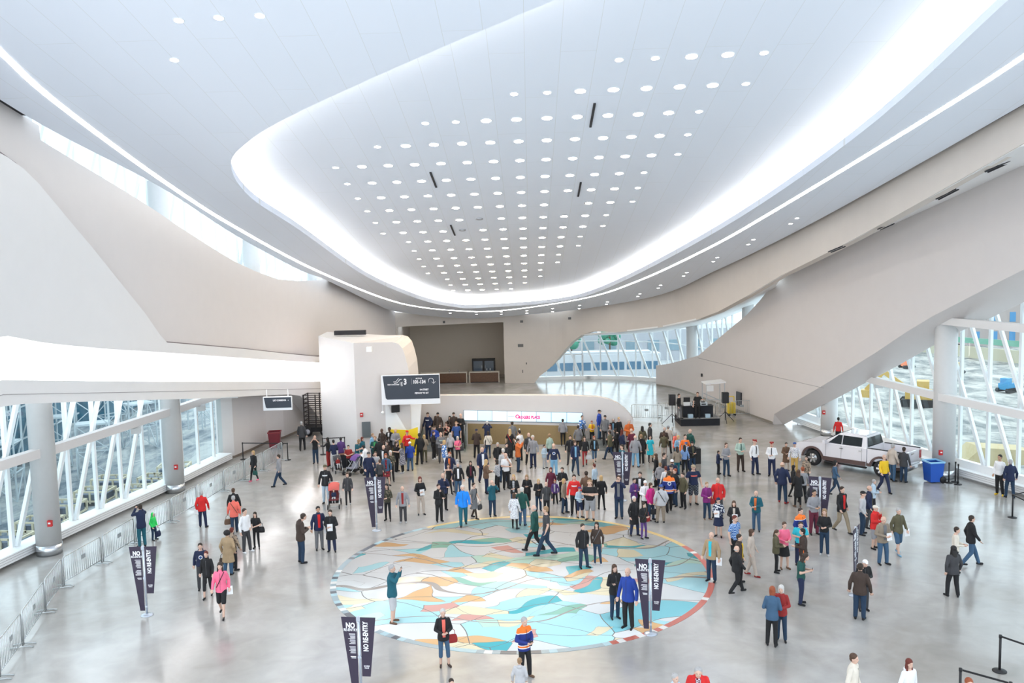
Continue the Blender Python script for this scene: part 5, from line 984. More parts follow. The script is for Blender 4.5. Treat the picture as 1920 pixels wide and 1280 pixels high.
# head pixel x, y[, feet y] | pose | facing (0 = to the camera, 90 = to image right) | top colour [shirt front] | bottom colour | hair colour | flags | look
PEOPLE = '''
565,790,846|wb|178|jacket charcoal|trousers black|short hgrey||charcoal jacket walking away into the side hall
590,816,870|ph|10|tee black|trousers jeans|bald hgrey||black t-shirt and jeans photographing with both hands by the pale block
614,820|ar|250|shirt black|trousers dkred|long hblack|w|black top with long dark hair left of the table
625,824|ho|200|shirt navy|trousers lgrey|short hblack|w|navy sweater and pale grey trousers seen from behind at the table
637,821|ho|190|jacket purple|trousers black|short hblack|w dy=.25|purple jacket seen from behind by the table
653,834|ho|0|tee dkred|trousers black|short hblack|h=1.45|dark red t-shirt standing behind the small table
669,823|lo|100|dress teal|leggings blue|bob hsand|w|teal dress and bobbed auburn hair beside the pale block
679,819|st|60|jacket teal|trousers jeans|bob hauburn|w|teal jacket and dark red bobbed hair at the pale block
684,834|lo|250|jacket white|trousers jeans|short hblack|w|white jacket bending over the stroller
698,812|ho|60|jacket sky|trousers jeans|short hsand|w|light blue jacket in front of the notice panel
705,819|cr|0|jacket dkgreen green|trousers black|short hsand||dark green open jacket near the notice panel
713,822|st|200|jacket black|trousers black|short hblack||black jacket back turned beside the tall brown leather jacket
716,803|rx|320|jacket dkbrown|trousers black|none -|skin=2|dark brown leather jacket standing tall by the escalator side wall
731,799|cr|330|shirt black white|trousers charcoal|short hblack|skin=2 dy=-.3|white vest over black sleeves near the yellow barrier
741,803|ho|10|jacket mgrey|trousers black|bald hgrey||grey jacket holding paper near the yellow barrier
763,806|ar|30|hoodie red|trousers navy|cap red|words=white|red hooded top and red cap before the yellow barrier
726,826|st|330|jacket dkbrown|trousers black|bob hdark|w|dark brown jacket in the thick of the left crowd
739,826|mo|60|shirt black|trousers black|long hdark|w|black top hand at mouth in the left crowd
719,834|st|340|jacket black white|trousers black|bald hgrey||black suit jacket and white shirt behind the red dress
752,829,887|ar|260|dress floral|leggings black|long hbrown|w shoe=lgrey|grey patterned tunic and black leggings in the left crowd
768,827,881|ho|200|jacket royal|trousers denim|cap white||royal blue jacket and white cap seen from behind
691,846|st|20|shirt navy|trousers navy|cap charcoal|fat=1.08|navy top and navy trousers with a dark cap, left crowd
704,846|ho|0|tee lgrey|trousers jeans|pony hbrown|w|pale grey t-shirt beside the navy top, left crowd
732,844|ho|350|shirt camo|trousers black|bob hwhite|w|patterned brown top with white hair right of the red dress
723,850,912|st|0|jacket denim redfloral|skirt redfloral|bob hred|w|denim jacket over a red flowered dress
712,861|st|180|shirt charcoal|trousers black|short hbrown|w h=1.5|charcoal top hidden behind the banner stand
609,870,944|st|0|jacket black|trousers lblue|cap olive|words=white|black jacket and olive cap pushing the red stroller
651,886,949|wb|10|jacket charcoal|leggings black|short hbrown|w shoe=lgrey|charcoal jacket walking past the red stroller
802,772|rx|350|hoodie navy|trousers navy|cap dkbrown|z=.4 words=white|navy hooded top and cap high on the escalator head
820,772|st|0|jacket dkbrown|trousers black|cap black|z=.4|dark brown jacket and black cap high on the escalator head
817,780|st|10|shirt black lgrey|trousers black|long hbrown|w z=.15|black top and brown hair in front of the brown jacket on the escalator
846,772|st|0|jacket dkbrown|trousers black|cap hdark|z=.4|dark brown jacket and dark cap, right of the pair on the escalator head
846,780|cr|0|shirt black|trousers black|long hblack|w z=.15|black shirt and long black hair on the escalator head
862,776|cr|330|shirt black|trousers black|bald hgrey|z=.4|black shirt with bald head beside the left end of the screens
825,793|st|10|tee black|trousers black|bob hdark|w|black t-shirt and sunglasses below the escalator head
815,797|ho|330|jacket royal|trousers charcoal|cap hdark||royal blue jacket and dark cap below the escalator head
838,790|mo|340|tank black|trousers beige|bob hbrown|w strap=red|black vest with a red strap below the escalator head
857,789|st|0|tee blue|trousers jeans|short hsand||plain blue t-shirt below the escalator head
812,808,862|ho|80|jacket black|trousers black|short hbrown|shoe=white|black jacket and white shoes below the escalator head
827,809|ho|10|hoodie grey|trousers charcoal|bald hgrey|words=sage|grey sweatshirt with pale green letters and grey hair
844,812|st|190|shirt lgrey|trousers black|long hgrey|w|pale grey top and long grey hair seen from behind
795,815,868|ho|180|jacket taupe|trousers olive|bob hblond|w|taupe jacket and blond hair seen from behind before the crowd
786,812|st|200|jacket black|trousers black|short hblack||black jacket at the right edge of the yellow barrier
833,825,885|st|110|jacket bluewhite|trousers white|bob hblond|w|blue and white jacket and white trousers with blond hair
857,817,868|ho|30|tee pink|leggings black|bob hwhite|w strap=black|bright pink top and white hair with black leggings||bag:charcoal
843,847|st|340|jacket navy orange|trousers navy|short hred||navy jacket over an orange shirt with red hair
893,803,859|ho|175|jacket dkbrown|trousers black|cap navy||dark brown jacket and navy cap seen from behind near the bronze panel
913,789|ph|180|jacket navy|trousers charcoal|short hwhite||navy jacket and white hair photographing the screens
915,808,860|st|185|shirt cream|leggings jeans|bob hdark|w strap=grey|cream top with a diagonal strap seen from behind||bag:blue
960,790|st|200|jacket grey|trousers black|short hdark||grey jacket back turned close to the bronze panel
956,804,861|st|170|dress black|leggings black|long hblond|w strap=red|black dress and long blond hair with a red scarf
974,806|ho|220|shirt white|trousers black|short hdark||white shirt seen from behind at the bronze panel
971,822,886|ph|80|jacket orange|trousers jeans|short hdark||orange jacket raising a camera to the right
904,838,921|wa|10|jacket navy white|trousers navy|bald hsand||navy blazer over a white shirt walking forward
934,830,886|st|0|jacket black|trousers charcoal|short hgrey||plain black jacket with grey hair in the middle crowd
949,830|st|10|jacket black|trousers black|short hblack|w|black jacket with black hair between grey hair and orange jacket
912,860,926|ho|120|jacket brown|leggings navy|long hblond|w|brown cardigan and long blond hair in the middle||bag:white
921,862|ho|240|shirt stripes|trousers black|bob hdark|w dx=.25|striped black and white top beside the brown cardigan
943,845|st|200|shirt lgrey|trousers jeans|short hwhite|dy=.55|pale top and white hair just behind the white t-shirt
948,849,918|mo|20|tee white|trousers black|bald hsand|fat=1.05|plain white t-shirt and black trousers, hand to face
853,861|st|200|shirt mgrey|trousers grey|bob hgrey|w dx=.1|grey top and grey hair behind the black suit jacket
842,870,927|rx|0|tank black|leggings black|long hdark|w|black vest top and black leggings with dark hair
857,866,926|st|0|jacket black white|trousers denim|short hgrey||black suit jacket and blue jeans with grey hair
882,864,922|st|0|jacket black maroon|trousers jeans|long hdark|w|black cardigan with a dark red scarf
830,887,958|mo|20|jacket navy|trousers black|bald hsand|fat=1.08|navy jacket, bald, hand raised to the head
787,893,966|ho|10|shirt black|trousers beige|bob hauburn|w|black top and light trousers reading a leaflet||paper
963,889|ho|350|jacket black stripes|trousers jeans|long hblond|w|black jacket over a striped shirt with red-blond hair
991,811,872|st|20|jacket charcoal lgrey|trousers black|bald hsand|fat=.95|charcoal waistcoat and dark trousers behind the grey jacket
999,816,879|st|350|jacket mgrey|trousers navy|short hwhite||mid grey zipped jacket with white hair and navy trousers
1020,833,879|ho|40|jacket lblue|trousers lgrey|short hdark|k|small pale blue jacket and grey trousers, a child
1030,813,862|st|200|jacket sage|trousers black|curly hsand|w|pale teal jacket and curly blond hair
1038,831,893|st|0|shirt navy|trousers sky|bald hsand|fat=1.1 badge=f|navy hockey sweater with a white emblem and light jeans
1055,785,836|wb|175|hoodie mgrey|leggings black|short hdark||grey hooded top back turned against the bronze panel
1069,816,873|st|0|jacket black|trousers charcoal|short hdark||black jacket walking in from the screens
1078,826,897|wa|5|jacket navy sky|trousers jeans|bob hbrown|w|dark blazer over a sky blue shirt striding forward
1084,797,845|st|175|jacket grey|trousers black|short hdark||grey suit jacket back turned near the end of the screens
1096,818,874|wb|350|shirt black|leggings dkred|long hdark|w|black top and dark red trousers||bag:lgrey
1114,817,869|wb|0|jacket black sky|capris denim|bob hred|w|black jacket over a sky blue top with orange hair
1100,779|st|20|shirt bluewhite|trousers black|short hbrown|w z=.2|blue and white top right of the screens
1109,788|ho|10|tee yellow orange|trousers black|short hred|k h=1.35 z=.2|yellow and orange top, a child right of the screens
1120,766|st|60|jacket royal|trousers denim|cap hdark|z=.5|royal blue jacket and dark cap highest right of the screens
1127,774|wb|350|jacket grey|trousers black|cap black|z=.2|grey jacket and black cap stepping off the escalator
1154,784|st|340|jacket black sky|trousers black|short hgrey||black suit over a pale blue shirt at the parapet end
1157,780|st|30|shirt black|trousers black|short hblond|w dy=.6|black top and blond hair behind the black suit
1144,796|st|330|shirt grey|trousers black|long hauburn|w|grey top and long auburn hair at the parapet end
1143,807,863|wa|240|jacket olive|trousers jeans|short hdark||olive jacket and jeans striding to the left
1154,804|lo|250|shirt black|trousers black|bob hdark|w dx=.15|black top head bent behind the olive jacket
1164,804|st|120|jacket navy|trousers black|long hauburn|w|navy jacket and very long auburn hair
1177,785|ho|20|jacket orange|trousers dkbrown|short hgrey|fat=1.1|orange red jacket beside the low end of the parapet
1184,803|ho|200|shirt maroon|trousers maroon|bald hsand||maroon top and trousers in front of the orange red jacket||paper
1166,833|st|300|shirt teal|trousers jeans|short hdark||teal shirt behind the tall banner stand
1034,877,940|st|0|coat maroon|trousers black|bob hauburn|w|maroon coat in the group left of the red hooded top
1051,877,938|ho|340|jacket black|trousers black|short hdark||black jacket hands together behind the children
1009,896,957|lo|10|jacket black|trousers jeans|bob hblond|w|black jacket and blond bob looking down at a phone||phone
988,888,955|lo|0|jacket black|shorts black|bob hsand|w|black jacket and black shorts looking down at a phone||phone
1024,903,961|st|10|jacket charcoal|trousers black|bald hsand|w|charcoal zipped jacket and black trousers beside the blond bob
1042,897,943|st|350|jacket purple lgrey|trousers black|short hred|k|purple jacket over a grey dress, a child
1061,900,966|st|70|jacket taupe|trousers jeans|bob hblond|w|taupe jacket and jeans with blond hair, turned right||bag:black
1077,890,967|st|0|hoodie red|trousers black|short hdark|words=white|bright red hooded top with white letters and black trousers
1099,883|st|185|jacket brown|trousers black|short hdark||brown jacket back turned behind the big black t-shirt
1114,869,925|st|230|shirt lblue|trousers black|short hauburn|w|pale blue shirt seen from behind, arm to the left
1101,896,972|cr|350|tee black|shorts mgrey|short hsand|fat=1.28|big black t-shirt and grey shorts
1086,911,971|ho|30|shirt lblue|shorts navy|cap purple|k h=1.5|pale blue top and navy shorts, shorter than the neighbours
1127,891,957|st|180|jacket black|leggings black|bob hblond|w|black jacket and black leggings with straight blond hair
1160,891,973|ph|350|jacket navy grey|trousers jeans|short hbrown||navy jacket taking a photo with raised arms beside the banner||phone
1189,896|cr|20|jacket purple plum|trousers charcoal|short hdark|w|purple jacket arms folded right of the banner
1200,884|ho|350|jacket black white|trousers black|short hdark||black jacket over a white t-shirt looking at a phone||phone
1212,902|ho|0|jacket white|trousers black|beanie white|w|white jacket and white knit hat in the right crowd
1220,905|st|40|jacket magenta|trousers jeans|bob hbrown|w|magenta jacket behind the white knit hat
1190,931,1006|st|30|coat black|trousers navy|short hwhite||long black coat and white hair at the mosaic edge
1205,940,1008|ho|40|jacket black|leggings purple|bob hdark|w strap=brown|black top with a diagonal strap at the mosaic edge||bag:dkred
1237,905,978|st|175|jacket lgrey|trousers taupe|cap blue|fat=1.1 strap=black|pale grey jacket and blue cap with a shoulder bag, back turned||bag:black
1254,882,961|wb|180|jacket jersey|trousers black|short hdark|badge=b|blue and orange hockey jersey with a round emblem on the back
1268,880,951|rx|300|jacket black|trousers jeans|short hred||black jacket and red beard right of the hockey jersey
1278,884,946|st|300|jacket olive|trousers black|short hdark||olive jacket and dark glasses at the edge of the right crowd
1191,816,877|st|175|jacket mgrey|trousers sky|bald hgrey|fat=1.05|mid grey jacket and pale jeans back turned behind the banner
1202,814,873|st|190|hoodie black|trousers black|short hsand|shoe=lgrey|black hooded jacket back turned beside the mid grey jacket
1219,816,866|st|10|dress turq|leggings black|pony hdark|w|turquoise dress and black leggings||bag:tan
1205,798|st|190|jacket olive|trousers charcoal|long hblack|w|olive jacket and long black hair near the barricade
1218,793|st|70|jacket charcoal|trousers maroon|short hblack||charcoal jacket with black hair near the barricade
1245,801,858|lo|150|jacket dkbrown|trousers lgrey|bald hgrey||dark brown jacket bending with pale trousers
1253,797,850|st|180|jacket beige|trousers black|cap mgrey||beige jacket and grey cap before the stage
1245,811|st|170|jacket olive|trousers beige|short hbrown|k h=1.5|small olive jacket, a child before the beige jacket
1266,809|st|60|jacket coral|trousers charcoal|bob hgrey|w|coral red jacket in the group before the stage
1272,816|ho|30|jacket sky white|trousers jeans|bob hblond|w|sky blue top and blond hair in the group before the stage
1284,814|st|10|shirt vorange|trousers navy|short hdark||orange and white shirt in the group before the stage
1294,804|st|300|jacket dkgreen|trousers black|bald hsand|h=1.82|tall dark green jacket, bald, before the stage
1287,828|st|200|shirt bluewhite|trousers navy|cap blue|k h=1.5|blue cap and blue white shirt in the group before the stage
1297,826,869|ho|10|jacket black olive|trousers jeans|cap black|h=1.5|black jacket and black cap leaning by the dark case
1271,836,884|st|180|jacket taupe|trousers teal|long hdark|w|taupe jacket and long dark hair seen from behind
1282,835,889|st|170|shirt plaid|trousers black|long hblack|w|blue checked shirt seen from behind before the dark case
1244,848|st|60|shirt charcoal|trousers black|short hdark||charcoal shirt in profile in the right crowd
1231,851|st|240|shirt black|trousers black|long hbrown|w|black top with long brown hair carrying a white bag||bag:white
1238,867|st|150|hoodie mgrey|trousers navy|short hsand|h=1.55|grey hooded top with blond hair behind the hockey jersey
1250,875|st|200|shirt white|trousers black|short hauburn|w h=1.6|white top and auburn hair behind the hockey jersey
1260,860|st|180|jacket navy|trousers navy|cap white||navy jacket and white cap back turned in the right crowd
1258,871|st|20|shirt brown|trousers black|cap hdark|dy=.2|brown shirt and dark cap in the right crowd
1300,870,946|st|10|tee navy|shorts tartan|cap khaki|fat=1.2 words=coral|navy t-shirt and dark checked shorts with a khaki cap
1326,902,974|ho|10|jacket plum|trousers jeans|short hsand|w shoe=brown|plum coloured jacket checking a wrist||bag:dkred
1345,896|st|350|jacket red|trousers charcoal|bald hwhite|fat=1.08|red jacket and white hair beside the plum jacket
1347,931,1006|ho|330|shirt navycheck|skirt navy|cap navy||navy and white patterned jacket wide dark trousers||paper
1376,938|ho|350|jacket black beige|trousers black|long hbrown|w|black jacket and long brown hair above the checked blue shirt||paper
1378,966,1056|rx|40|tee plaid|trousers black|short hauburn|fat=1.1|blue checked short sleeved shirt with a beard
1359,828,892|ho|20|shirt mgrey|trousers jeans|pony hbrown|w|grey blue top and jeans with a child
1349,846,892|ho|60|jacket navy|trousers black|short hdark|k|small navy jacket holding a white bag, a child||bag:white
1388,820,885|ho|10|shirt sage|trousers dkbrown|short hdark|tie=dkgreen|pale green shirt and brown trousers by the officers
1415,823,890|rx|20|shirt white|trousers navy|peaked dkred|tie=black|white uniform shirt and dark red peaked cap, left officer
1447,827,893|ho|330|shirt white|trousers navy|peaked dkred|tie=black|white uniform shirt and dark red peaked cap, right officer
1474,829,880|ho|350|coat brown|leggings beige|short hdark|w|brown coat left of the white jersey
1490,828,880|st|330|shirt dots|trousers gold|cap blue|fat=1.1|white hockey jersey and blue cap with tan trousers
1512,855,898|wb|320|jacket tanpattern|trousers charcoal|short hdark|w|tan patterned jacket in front of the pickup wheel
1467,866,944|st|150|jacket navy|trousers jeans|bald hsand|fat=1.08 shoe=dkred|navy jacket and jeans, bald, back turned
1488,872,934|wb|90|jacket black|leggings black|bob hblack|w|black jacket walking with a leaflet||paper
1497,880,952|ho|185|coat black|leggings black|long hbrown|w shoe=brown|long black coat with brown hair seen from behind
1505,875,944|st|170|shirt mgrey|trousers black|short hred||mid grey top and dark trousers beside the long black coat
1566,863,929|wa|80|shirt denim|leggings jeans|bob hblack|w strap=brown|denim blue shirt striding to the right||bag:dkbrown
1525,901|st|10|jacket charcoal|trousers black|bald hgrey||charcoal jacket, bald, left of the right-hand banner
1526,917,1003|ho|10|shirt mgrey|trousers maroon|short hblack|skin=1|grey long sleeved top and maroon trousers by the right-hand banner
1579,912,999|wa|30|jacket black red|trousers khaki|short hdark||black jacket and khaki trousers striding
1618,919,1003|st|60|shirt lgrey|trousers jeans|cap black|fat=1.08|pale grey sweater and black cap
1630,910|st|60|jacket navy olive|trousers charcoal|bald hsand||navy jacket, bald, right of the pale grey sweater
1418,919,996|ho|330|jacket teal orange|trousers denim|bald hsand||dark teal jacket over an orange shirt standing alone
1501,952|st|20|jacket jersey|trousers jeans|short hdark||blue and orange hockey jersey behind the turquoise t-shirt
1546,953,1043|ho|330|shirt black|trousers jeans|long hsand|w shoe=lgrey|black top and long sandy hair below the right-hand banner
1334,997,1091|st|330|jacket tan turq|trousers jeans|bald hwhite|fat=1.05|tan jacket over a turquoise shirt at the mosaic rim||paper
1386,1001|st|60|jacket dkbrown yellow|trousers black|short hdark||dark brown jacket over a yellow shirt
1381,1023,1112|wa|110|jacket black|trousers black|bald hwhite|fat=1.05|black jacket walking at the right of the mosaic, bald
1409,992,1081|wb|60|jacket beige|trousers beige|bob hbrown|w shoe=dkred|beige jacket and beige trousers walking
1456,992,1074|ho|70|jacket olive|leggings black|pony hbrown|w|olive jacket and ponytail facing the pink top
1470,978,1068|ho|10|shirt pink|skirt black|pony hbrown|w shoe=brown|pink shirt and black skirt||bag:lgrey
1501,975,1060|lo|350|tee turq|trousers navy|short hdark|fat=1.12|bright turquoise t-shirt looking down
1506,990,1085|ho|260|jacket dkbrown red|trousers dkbrown|short hblack|w|dark brown jacket with red front right of the turquoise t-shirt||bag:vorange
1503,1035,1134|lo|60|tee dkgreen|trousers navy|long hdark|w fat=1.05|dark green t-shirt and long brown hair looking at a phone||phone
1448,1099,1214|ho|160|jacket denim|trousers black|bob hred|w h=1.72|slate blue jacket and red hair seen from behind||paper
1465,1096,1202|ho|330|jacket dkred|trousers jeans|bob hwhite|w|dark red jacket and white hair facing the slate blue jacket
1641,946,1029|mo|40|jacket red|shorts mgrey|cap cream|fat=1.08|red jacket and grey shorts with a cream cap
1656,967,1059|ho|10|jacket taupe grey|trousers denim|bald hwhite|fat=1.08|taupe open jacket and blue jeans with white hair||paper
1685,952,1040|wb|10|jacket olive|shorts denim|short hgrey|shoe=sky|olive jacket and denim shorts walking forward||paper
1638,898,955|ho|60|jacket lblue|trousers black|short hgrey|w strap=brown|pale blue jacket and grey hair behind the bald navy jacket||bag:taupe
1793,987,1078|ho|70|shirt cream|trousers black|short hdark|w|cream jacket with short dark hair behind the black ponytail
1822,966,1061|wa|80|jacket black|trousers denim|short hdark||black jacket and blue jeans striding right across the bright floor
1788,1023,1120|st|190|jacket charcoal|trousers black|long hblack|w fat=1.05|charcoal jacket and black ponytail, back turned, on the bright floor
1613,1056,1162|st|150|jacket dkbrown|trousers jeans|short hdark|fat=1.08|dark brown jacket and jeans bending beside a white cap
1626,1049,1150|lo|0|jacket black|trousers charcoal|cap white|dy=.25|black jacket and white cap looking down at a phone||phone
1265,1260|ho|40|jacket lblue|trousers jeans|short hgrey|w|pale blue jacket and grey hair at the bottom edge of the picture
1308,1245|lo|350|jacket red redcheck|trousers navy|short hgrey|fat=1.1|open red jacket over a checked shirt at the bottom edge
1601,1225|st|50|jacket cream|trousers charcoal|short hbrown||cream and black jacket at the bottom edge, looking right
1705,1235|st|20|hoodie white|trousers jeans|long hauburn|w|white hooded top and long brown hair at the bottom edge
1817,1271|st|350|jacket grey|trousers jeans|short hred||grey jacket and red brown hair behind the belt barrier, bottom edge
1658,852,924|wa|10|shirt yellow|trousers navy|bald hsand||bright yellow sweater walking in front of the pickup
1676,833,904|st|120|jacket beige|trousers denim|short hgrey||beige jacket and grey hair looking at the pickup
1684,836|st|140|jacket charcoal|trousers jeans|short hdark|dx=.2 dy=-.1|charcoal jacket half hidden beside the pickup
1875,852,929|st|300|shirt white|trousers black|short hblack|skin=1 shoe=yellow|white shirt and black trousers at the right windows
1895,861,935|st|160|jacket navy|trousers jeans|short hgrey||navy jacket and grey hair at the right windows
1572,782|st|150|shirt red|trousers black|short hblack|w skin=1|plain red top by the window behind the pickup
1308,735|ar|350|tee black|trousers black|short hbrown|z=.505 h=1.76|black t-shirt playing records on the stage
1272,737|st|60|shirt black|trousers grey|short hdark|z=.505 h=1.7 dy=-.2|black top and grey trousers beside the stage speaker
478,842,900|wb|330|jacket black|leggings black|bob hblond|w shoe=pink dy=-.35|black coat and blond hair by the left barricades||bag:dkgreen
522,852,913|wa|280|jacket mgrey|trousers jeans|short hdark||mid grey jacket and jeans walking left by the barricades
377,920,988|st|190|jacket red|trousers navy|short hgrey||red jacket and grey hair with a leaflet, back turned||paper
437,915,985|st|190|jacket black|trousers black|short hbrown||black leather jacket back turned behind the orange vest
437,929,1002|wb|200|jacket coral|trousers jeans|short hgrey|strap=brown|coral and black jacket with a brown shoulder bag||bag:brown
458,953,1037|rx|60|shirt white|trousers charcoal|short hdark|shoe=white|plain white shirt and charcoal trousers on the left floor
478,959,1029|ho|350|tee black|leggings black|long hdark|w|all black clothes and dark hair beside the white shirt||bag:black
426,993,1077|st|170|coat tan|trousers denim|curly hblack|w fat=1.1|tan coat and round black curly hair||bag:dkbrown
434,989,1068|st|160|jacket tanpattern|trousers black|short hauburn||patterned jacket mostly hidden behind the tan coat
375,1018,1103|wb|10|hoodie navy|trousers charcoal|short hdark|badge=f h=1.6|navy sweater with a round emblem behind two walkers
386,1033,1121|wb|10|jacket black|capris black|short hauburn|w|black jacket and black trousers behind the pink jacket
412,1054,1158|wa|10|jacket pink|shorts black|long hdark|w strap=black|bright pink jacket and black shorts walking forward||paper
262,945,1027|ph|220|jacket navy|trousers teal|short hdark||navy jacket photographing the ceiling beside the barricades||phone
286,961,1014|st|80|hoodie lime|trousers jeans|hood lime|k|bright green hooded top, a child||bag:navy
562,962,1063|lo|120|jacket dkbrown|trousers jeans|short hdark|fat=1.05|dark brown jacket and jeans leaning over
596,949,1032|st|20|jacket navy red|trousers grey|short hblack|skin=1|navy jacket and grey trousers beside the black overcoat||paper
619,955,1035|ho|0|coat black|trousers navy|short hdark||black overcoat reading papers on the left floor||paper
725,906,977|ho|350|shirt camo|leggings black|long hblack|w|camouflage top and black leggings right of the banner
754,911,981|st|0|jacket mgrey dkred|trousers charcoal|bald hwhite|shoe=lgrey|mid grey jacket over a dark red shirt, bald
822,907,979|mo|20|jacket black|trousers black|short hdark||black jacket hand to mouth at the mosaic edge
867,909,986|wb|10|jacket bright|trousers teal|short hwhite|fat=1.1|bright blue jacket and grey hair at the mosaic edge
888,905,973|wb|60|dress grey|leggings dkbrown|short hdark|w strap=black|grey tunic and dark leggings near the mosaic edge||bag:charcoal
922,900,965|ph|20|jacket teal|trousers jeans|bald hsand||teal denim jacket photographing near the mosaic
966,922,990|st|160|coat dots|leggings black|bob hbrown|w|white speckled shawl seen from behind on the mosaic
976,915,989|ar|170|jacket dkgreen|trousers denim|short hwhite||dark green jacket and white hair embracing the white shawl
1001,947,1034|wa|250|jacket dkgreen|trousers black|bald hgrey|fat=1.1|dark green jacket and black trousers striding over the mosaic
1023,949,1044|wa|260|tee charcoal|trousers jeans|short hsand||charcoal t-shirt and jeans striding over the mosaic
1094,980,1064|rx|20|jacket black|trousers jeans|short hdark||black zipped jacket standing on the mosaic
1117,980,1062|st|350|shirt dkbrown|leggings jeans|long hdark|w strap=grey shoe=lgrey|dark brown top and tight jeans standing on the mosaic
1152,1058,1161|cr|20|jacket black|trousers jeans|long hbrown|w|black cardigan arms folded on the mosaic
1177,1064,1179|st|320|jacket royal|trousers black|bald hbrown||royal blue jacket talking on the mosaic
734,1058,1169|ph|80|jacket teal|shorts lgrey|short hgrey|shoe=brown|teal jacket and shorts photographing the mosaic||phone
830,1140,1250|ho|10|jacket black coral|capris denim|short hwhite|w shoe=dkbrown|black jacket with a coral scarf and blue cropped trousers||bag:dkred
982,1156,1271|ho|40|jacket jersey|trousers black|short hgrey|shoe=brown|blue and orange hockey jersey with grey hair standing near the camera||phone
974,1233|st|170|hoodie lgrey|trousers lgrey|short hsand|k h=1.25|pale grey hooded top, a child at the bottom edge
846,1272|st|10|shirt black|trousers black|short hdark|k h=1.3|black top, only the head above the bottom edge, a child
'''
PP = [person(r) for r in PEOPLE.strip().split('\n')]
# neighbours keep elbow room: ease apart along the depth of the hall
for _ in range(60):
    for i, a in enumerate(PP):
        for b in PP[i+1:]:
            dx, dy = b.location.x-a.location.x, b.location.y-a.location.y
            if abs(dx) > .62 or abs(dy) > .5 or abs(a.location.z-b.location.z) > .9: continue
            q = (dx/.60)**2+(dy/.46)**2
            if q < 1:
                m = .025*(1 if dy >= 0 else -1); k = .008*(1 if dx >= 0 else -1)
                for o, s_ in ((a, -1), (b, 1)):
                    o.location.y += s_*m; o.location.x += s_*(k+m*o.location.x/o.location.y)
                    wy = 53.35-.139*(o.location.x+2.1)-.36
                    if -6.5 < o.location.x < 7.7 and wy < o.location.y < 54.5: o.location.y = wy
# things carried
def short(t): return t['label'].replace('person in ', '')
def item(t, pose, spec):
    kind, _, colr = spec.partition(':'); s = 'R' if pose in ('rx',) else 'L'
    P = hand_world(t, pose, s); a = t.rotation_euler.z; w = ' '.join(short(t).split()[:7]).rstrip(',')
    while w.split()[-1] in ('and', 'the', 'a', 'with', 'of', 'to', 'over', 'in', 'at', 'by', 'an', 'on', 'behind', 'beside', 'seen', 'from', 'white,', 'round', 'dark', 'black', 'blue'): w = ' '.join(w.split()[:-1])
    if kind == 'paper':
        mb = MB(); mb.prism([(-.10, 0, -.14), (.11, 0, -.13), (.10, .03, .14), (-.11, .02, .13)], (0, 0, 0), (0, .008, 0))
        P = P+Vector((0, 0, -.02)); o = build(mb, 'leaflet', cm('white'), loc=P, rz=a); tag(o, 'white leaflet held by the person in '+w, 'leaflet')
    elif kind == 'phone':
        if pose in ('ph', 'lo', 'ho'): q = POSES[pose]; P = (hand_world(t, pose, 'L')+hand_world(t, pose, 'R'))/2
        mb = MB(); mb.box((0, 0, 0), (.085, .014, .15), tilt=Matrix.Rotation(.3, 3, 'X')); o = build(mb, 'phone', M_BLACK, loc=P, rz=a); tag(o, 'dark phone held by the person in '+w, 'phone')
    else:
        o = empty('bag', P+Vector((0, 0, -.30)) if pose not in ('ho', 'lo') else t.location+Vector((.26*math.cos(a)*t.scale.x, .26*math.sin(a), .78)), a, colr.replace('dkred', 'dark red').replace('dkbrown', 'dark brown').replace('dkgreen', 'dark green').replace('lgrey', 'pale grey').replace('vorange', 'orange')+' bag carried by the person in '+w, 'bag')
        mb = MB(); loft(mb, [(0, 0, -.12, .15, .055), (0, 0, -.05, .165, .07), (0, 0, .05, .15, .055), (0, 0, .11, .12, .03)], 12); mb.smooth = False; build(mb, 'pouch', cm(colr), o)
        mb = MB(); mb.tube([(-.09, 0, .10), (-.08, 0, .22), (0, 0, .29), (.08, 0, .22), (.09, 0, .10)], .010, 6); build(mb, 'handle', cm(colr), o)
for q in ITEMS: item(*q)
